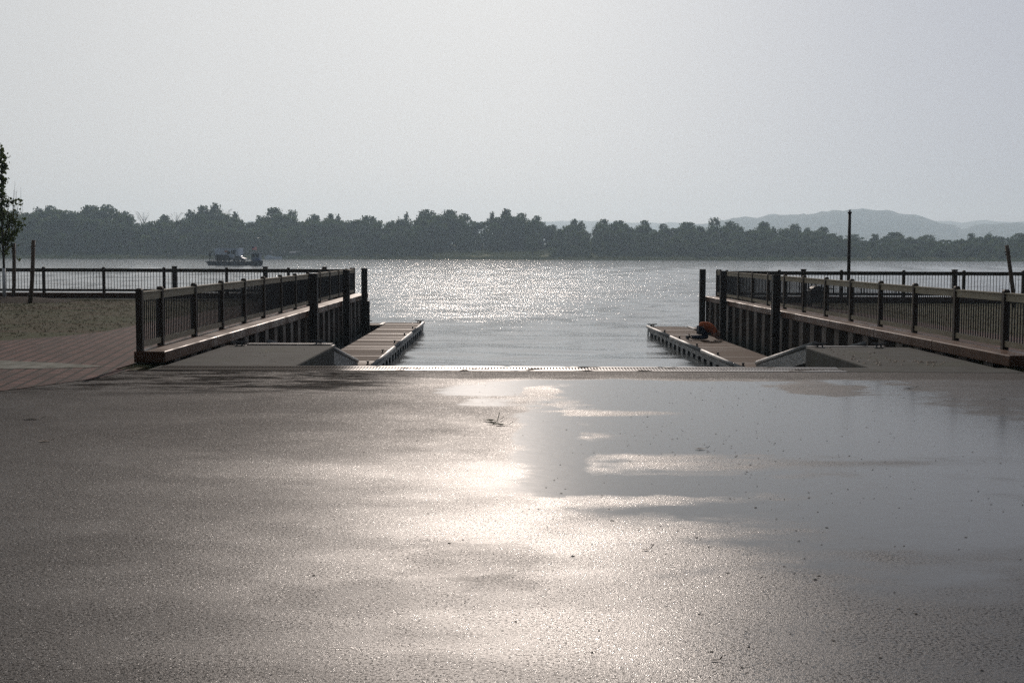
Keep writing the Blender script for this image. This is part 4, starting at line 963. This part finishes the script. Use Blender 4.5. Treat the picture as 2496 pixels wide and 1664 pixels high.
litter("ramp_debris", [(random.uniform(-5, -3.6), random.uniform(20.3, 24)) for i in range(40)], 0.016, MT['brleaf'], "sparse brown bits on the left concrete slab", 0.0, 0.4)

def leaf(x, y, s, rz, mat, lab, curl=0.3):
    b = MB(); ca, sa = math.cos(rz), math.sin(rz)
    out = [(-1, 0), (-.55, .32), (-.1, .42), (.4, .3), (1, 0), (.4, -.3), (-.1, -.42), (-.55, -.32)]
    for px_, py_ in out:
        z = 0.004 + curl*s*(abs(py_)*0.7 + max(0, abs(px_)-0.5)*0.5); b.v.append((x+s*(px_*ca-py_*sa), y+s*(px_*sa+py_*ca), z))
    b.v.append((x, y, 0.004)); b.f = [(i, (i+1) % 8, 8) for i in range(8)]
    b.tube([(x+s*ca, y+s*sa, 0.006+curl*s*0.25), (x+s*1.5*ca, y+s*1.5*sa, 0.02+curl*s*0.5)], 0.0025, 5)
    return b
MT['grleaf'] = m_simple("green_leaf", (0.06, 0.08, 0.015), (0.10, 0.12, 0.03), 9, 0.6)
t = tag(empty("leafy_sprig", (-0.15, 13.43, 0)), "small green leafy sprig lying alone on the glaring wet asphalt", "sprig")
for dx, dy, s, a in ((-0.06, 0.16, 0.094, 0.1), (-0.03, -0.06, 0.072, 0.2), (0.05, -0.18, 0.087, -0.3)):
    leaf(-0.16+dx, 13.43+dy, s, a, None, None, 0.55).build("leaf", MT['grleaf'], t)
b = MB(); b.tube([(-0.20, 13.3, 0.004), (-0.15, 13.5, 0.02), (-0.13, 13.62, 0.09)], 0.004, 5); b.build("stem", MT['grleaf'], t)
def lone(px, py, s, rz, mat, lab):
    d_ = 3150*EYE/(py-Hy(px)); x_ = pxX(px, d_); o = leaf(x_, d_, s, rz, mat, lab).build("dead_leaf", mat); tag(o, lab, "leaf", "single dead leaves on the asphalt")
lone(1712, 1098, 0.06, 0.2, MT['brleaf'], "larger brown curled leaf among the grit right of the glare")
lone(1755, 1628, 0.022, 0.1, MT['litter'], "dark leaf near the bottom edge right of centre")
lone(70, 1026, 0.10, 0.0, MT['litter'], "dark leaf lying at the far left of the asphalt")
lone(100, 1081, 0.06, 0.3, MT['brleaf'], "pale dead leaf on the left asphalt below the dark one")
lone(2220, 949, 0.09, 0.1, MT['litter'], "dark leaf at the right end of the puddle's far edge")
lone(1581, 1349, 0.03, 0.4, MT['brleaf'], "small brown curled leaf below the last bright puddle band")

# ------------------------------------------------------------------ haze
hz = MB(); hz.box(-7200, 7200, -90, 7400, -4.2, 260)
M = Mat("haze"); M.n.remove(M.b); pv = M.new("VolumePrincipled")
pv.inputs["Color"].default_value = (0.64, 0.83, 1.0, 1); pv.inputs["Absorption Color"].default_value = (0.25, 0.25, 0.25, 1); pv.inputs["Density"].default_value = 0.00024; pv.inputs["Anisotropy"].default_value = 0.45
M.l.new(pv.outputs[0], M.o.inputs["Volume"])
tag(hz.build("haze", M.m), kind='stuff')
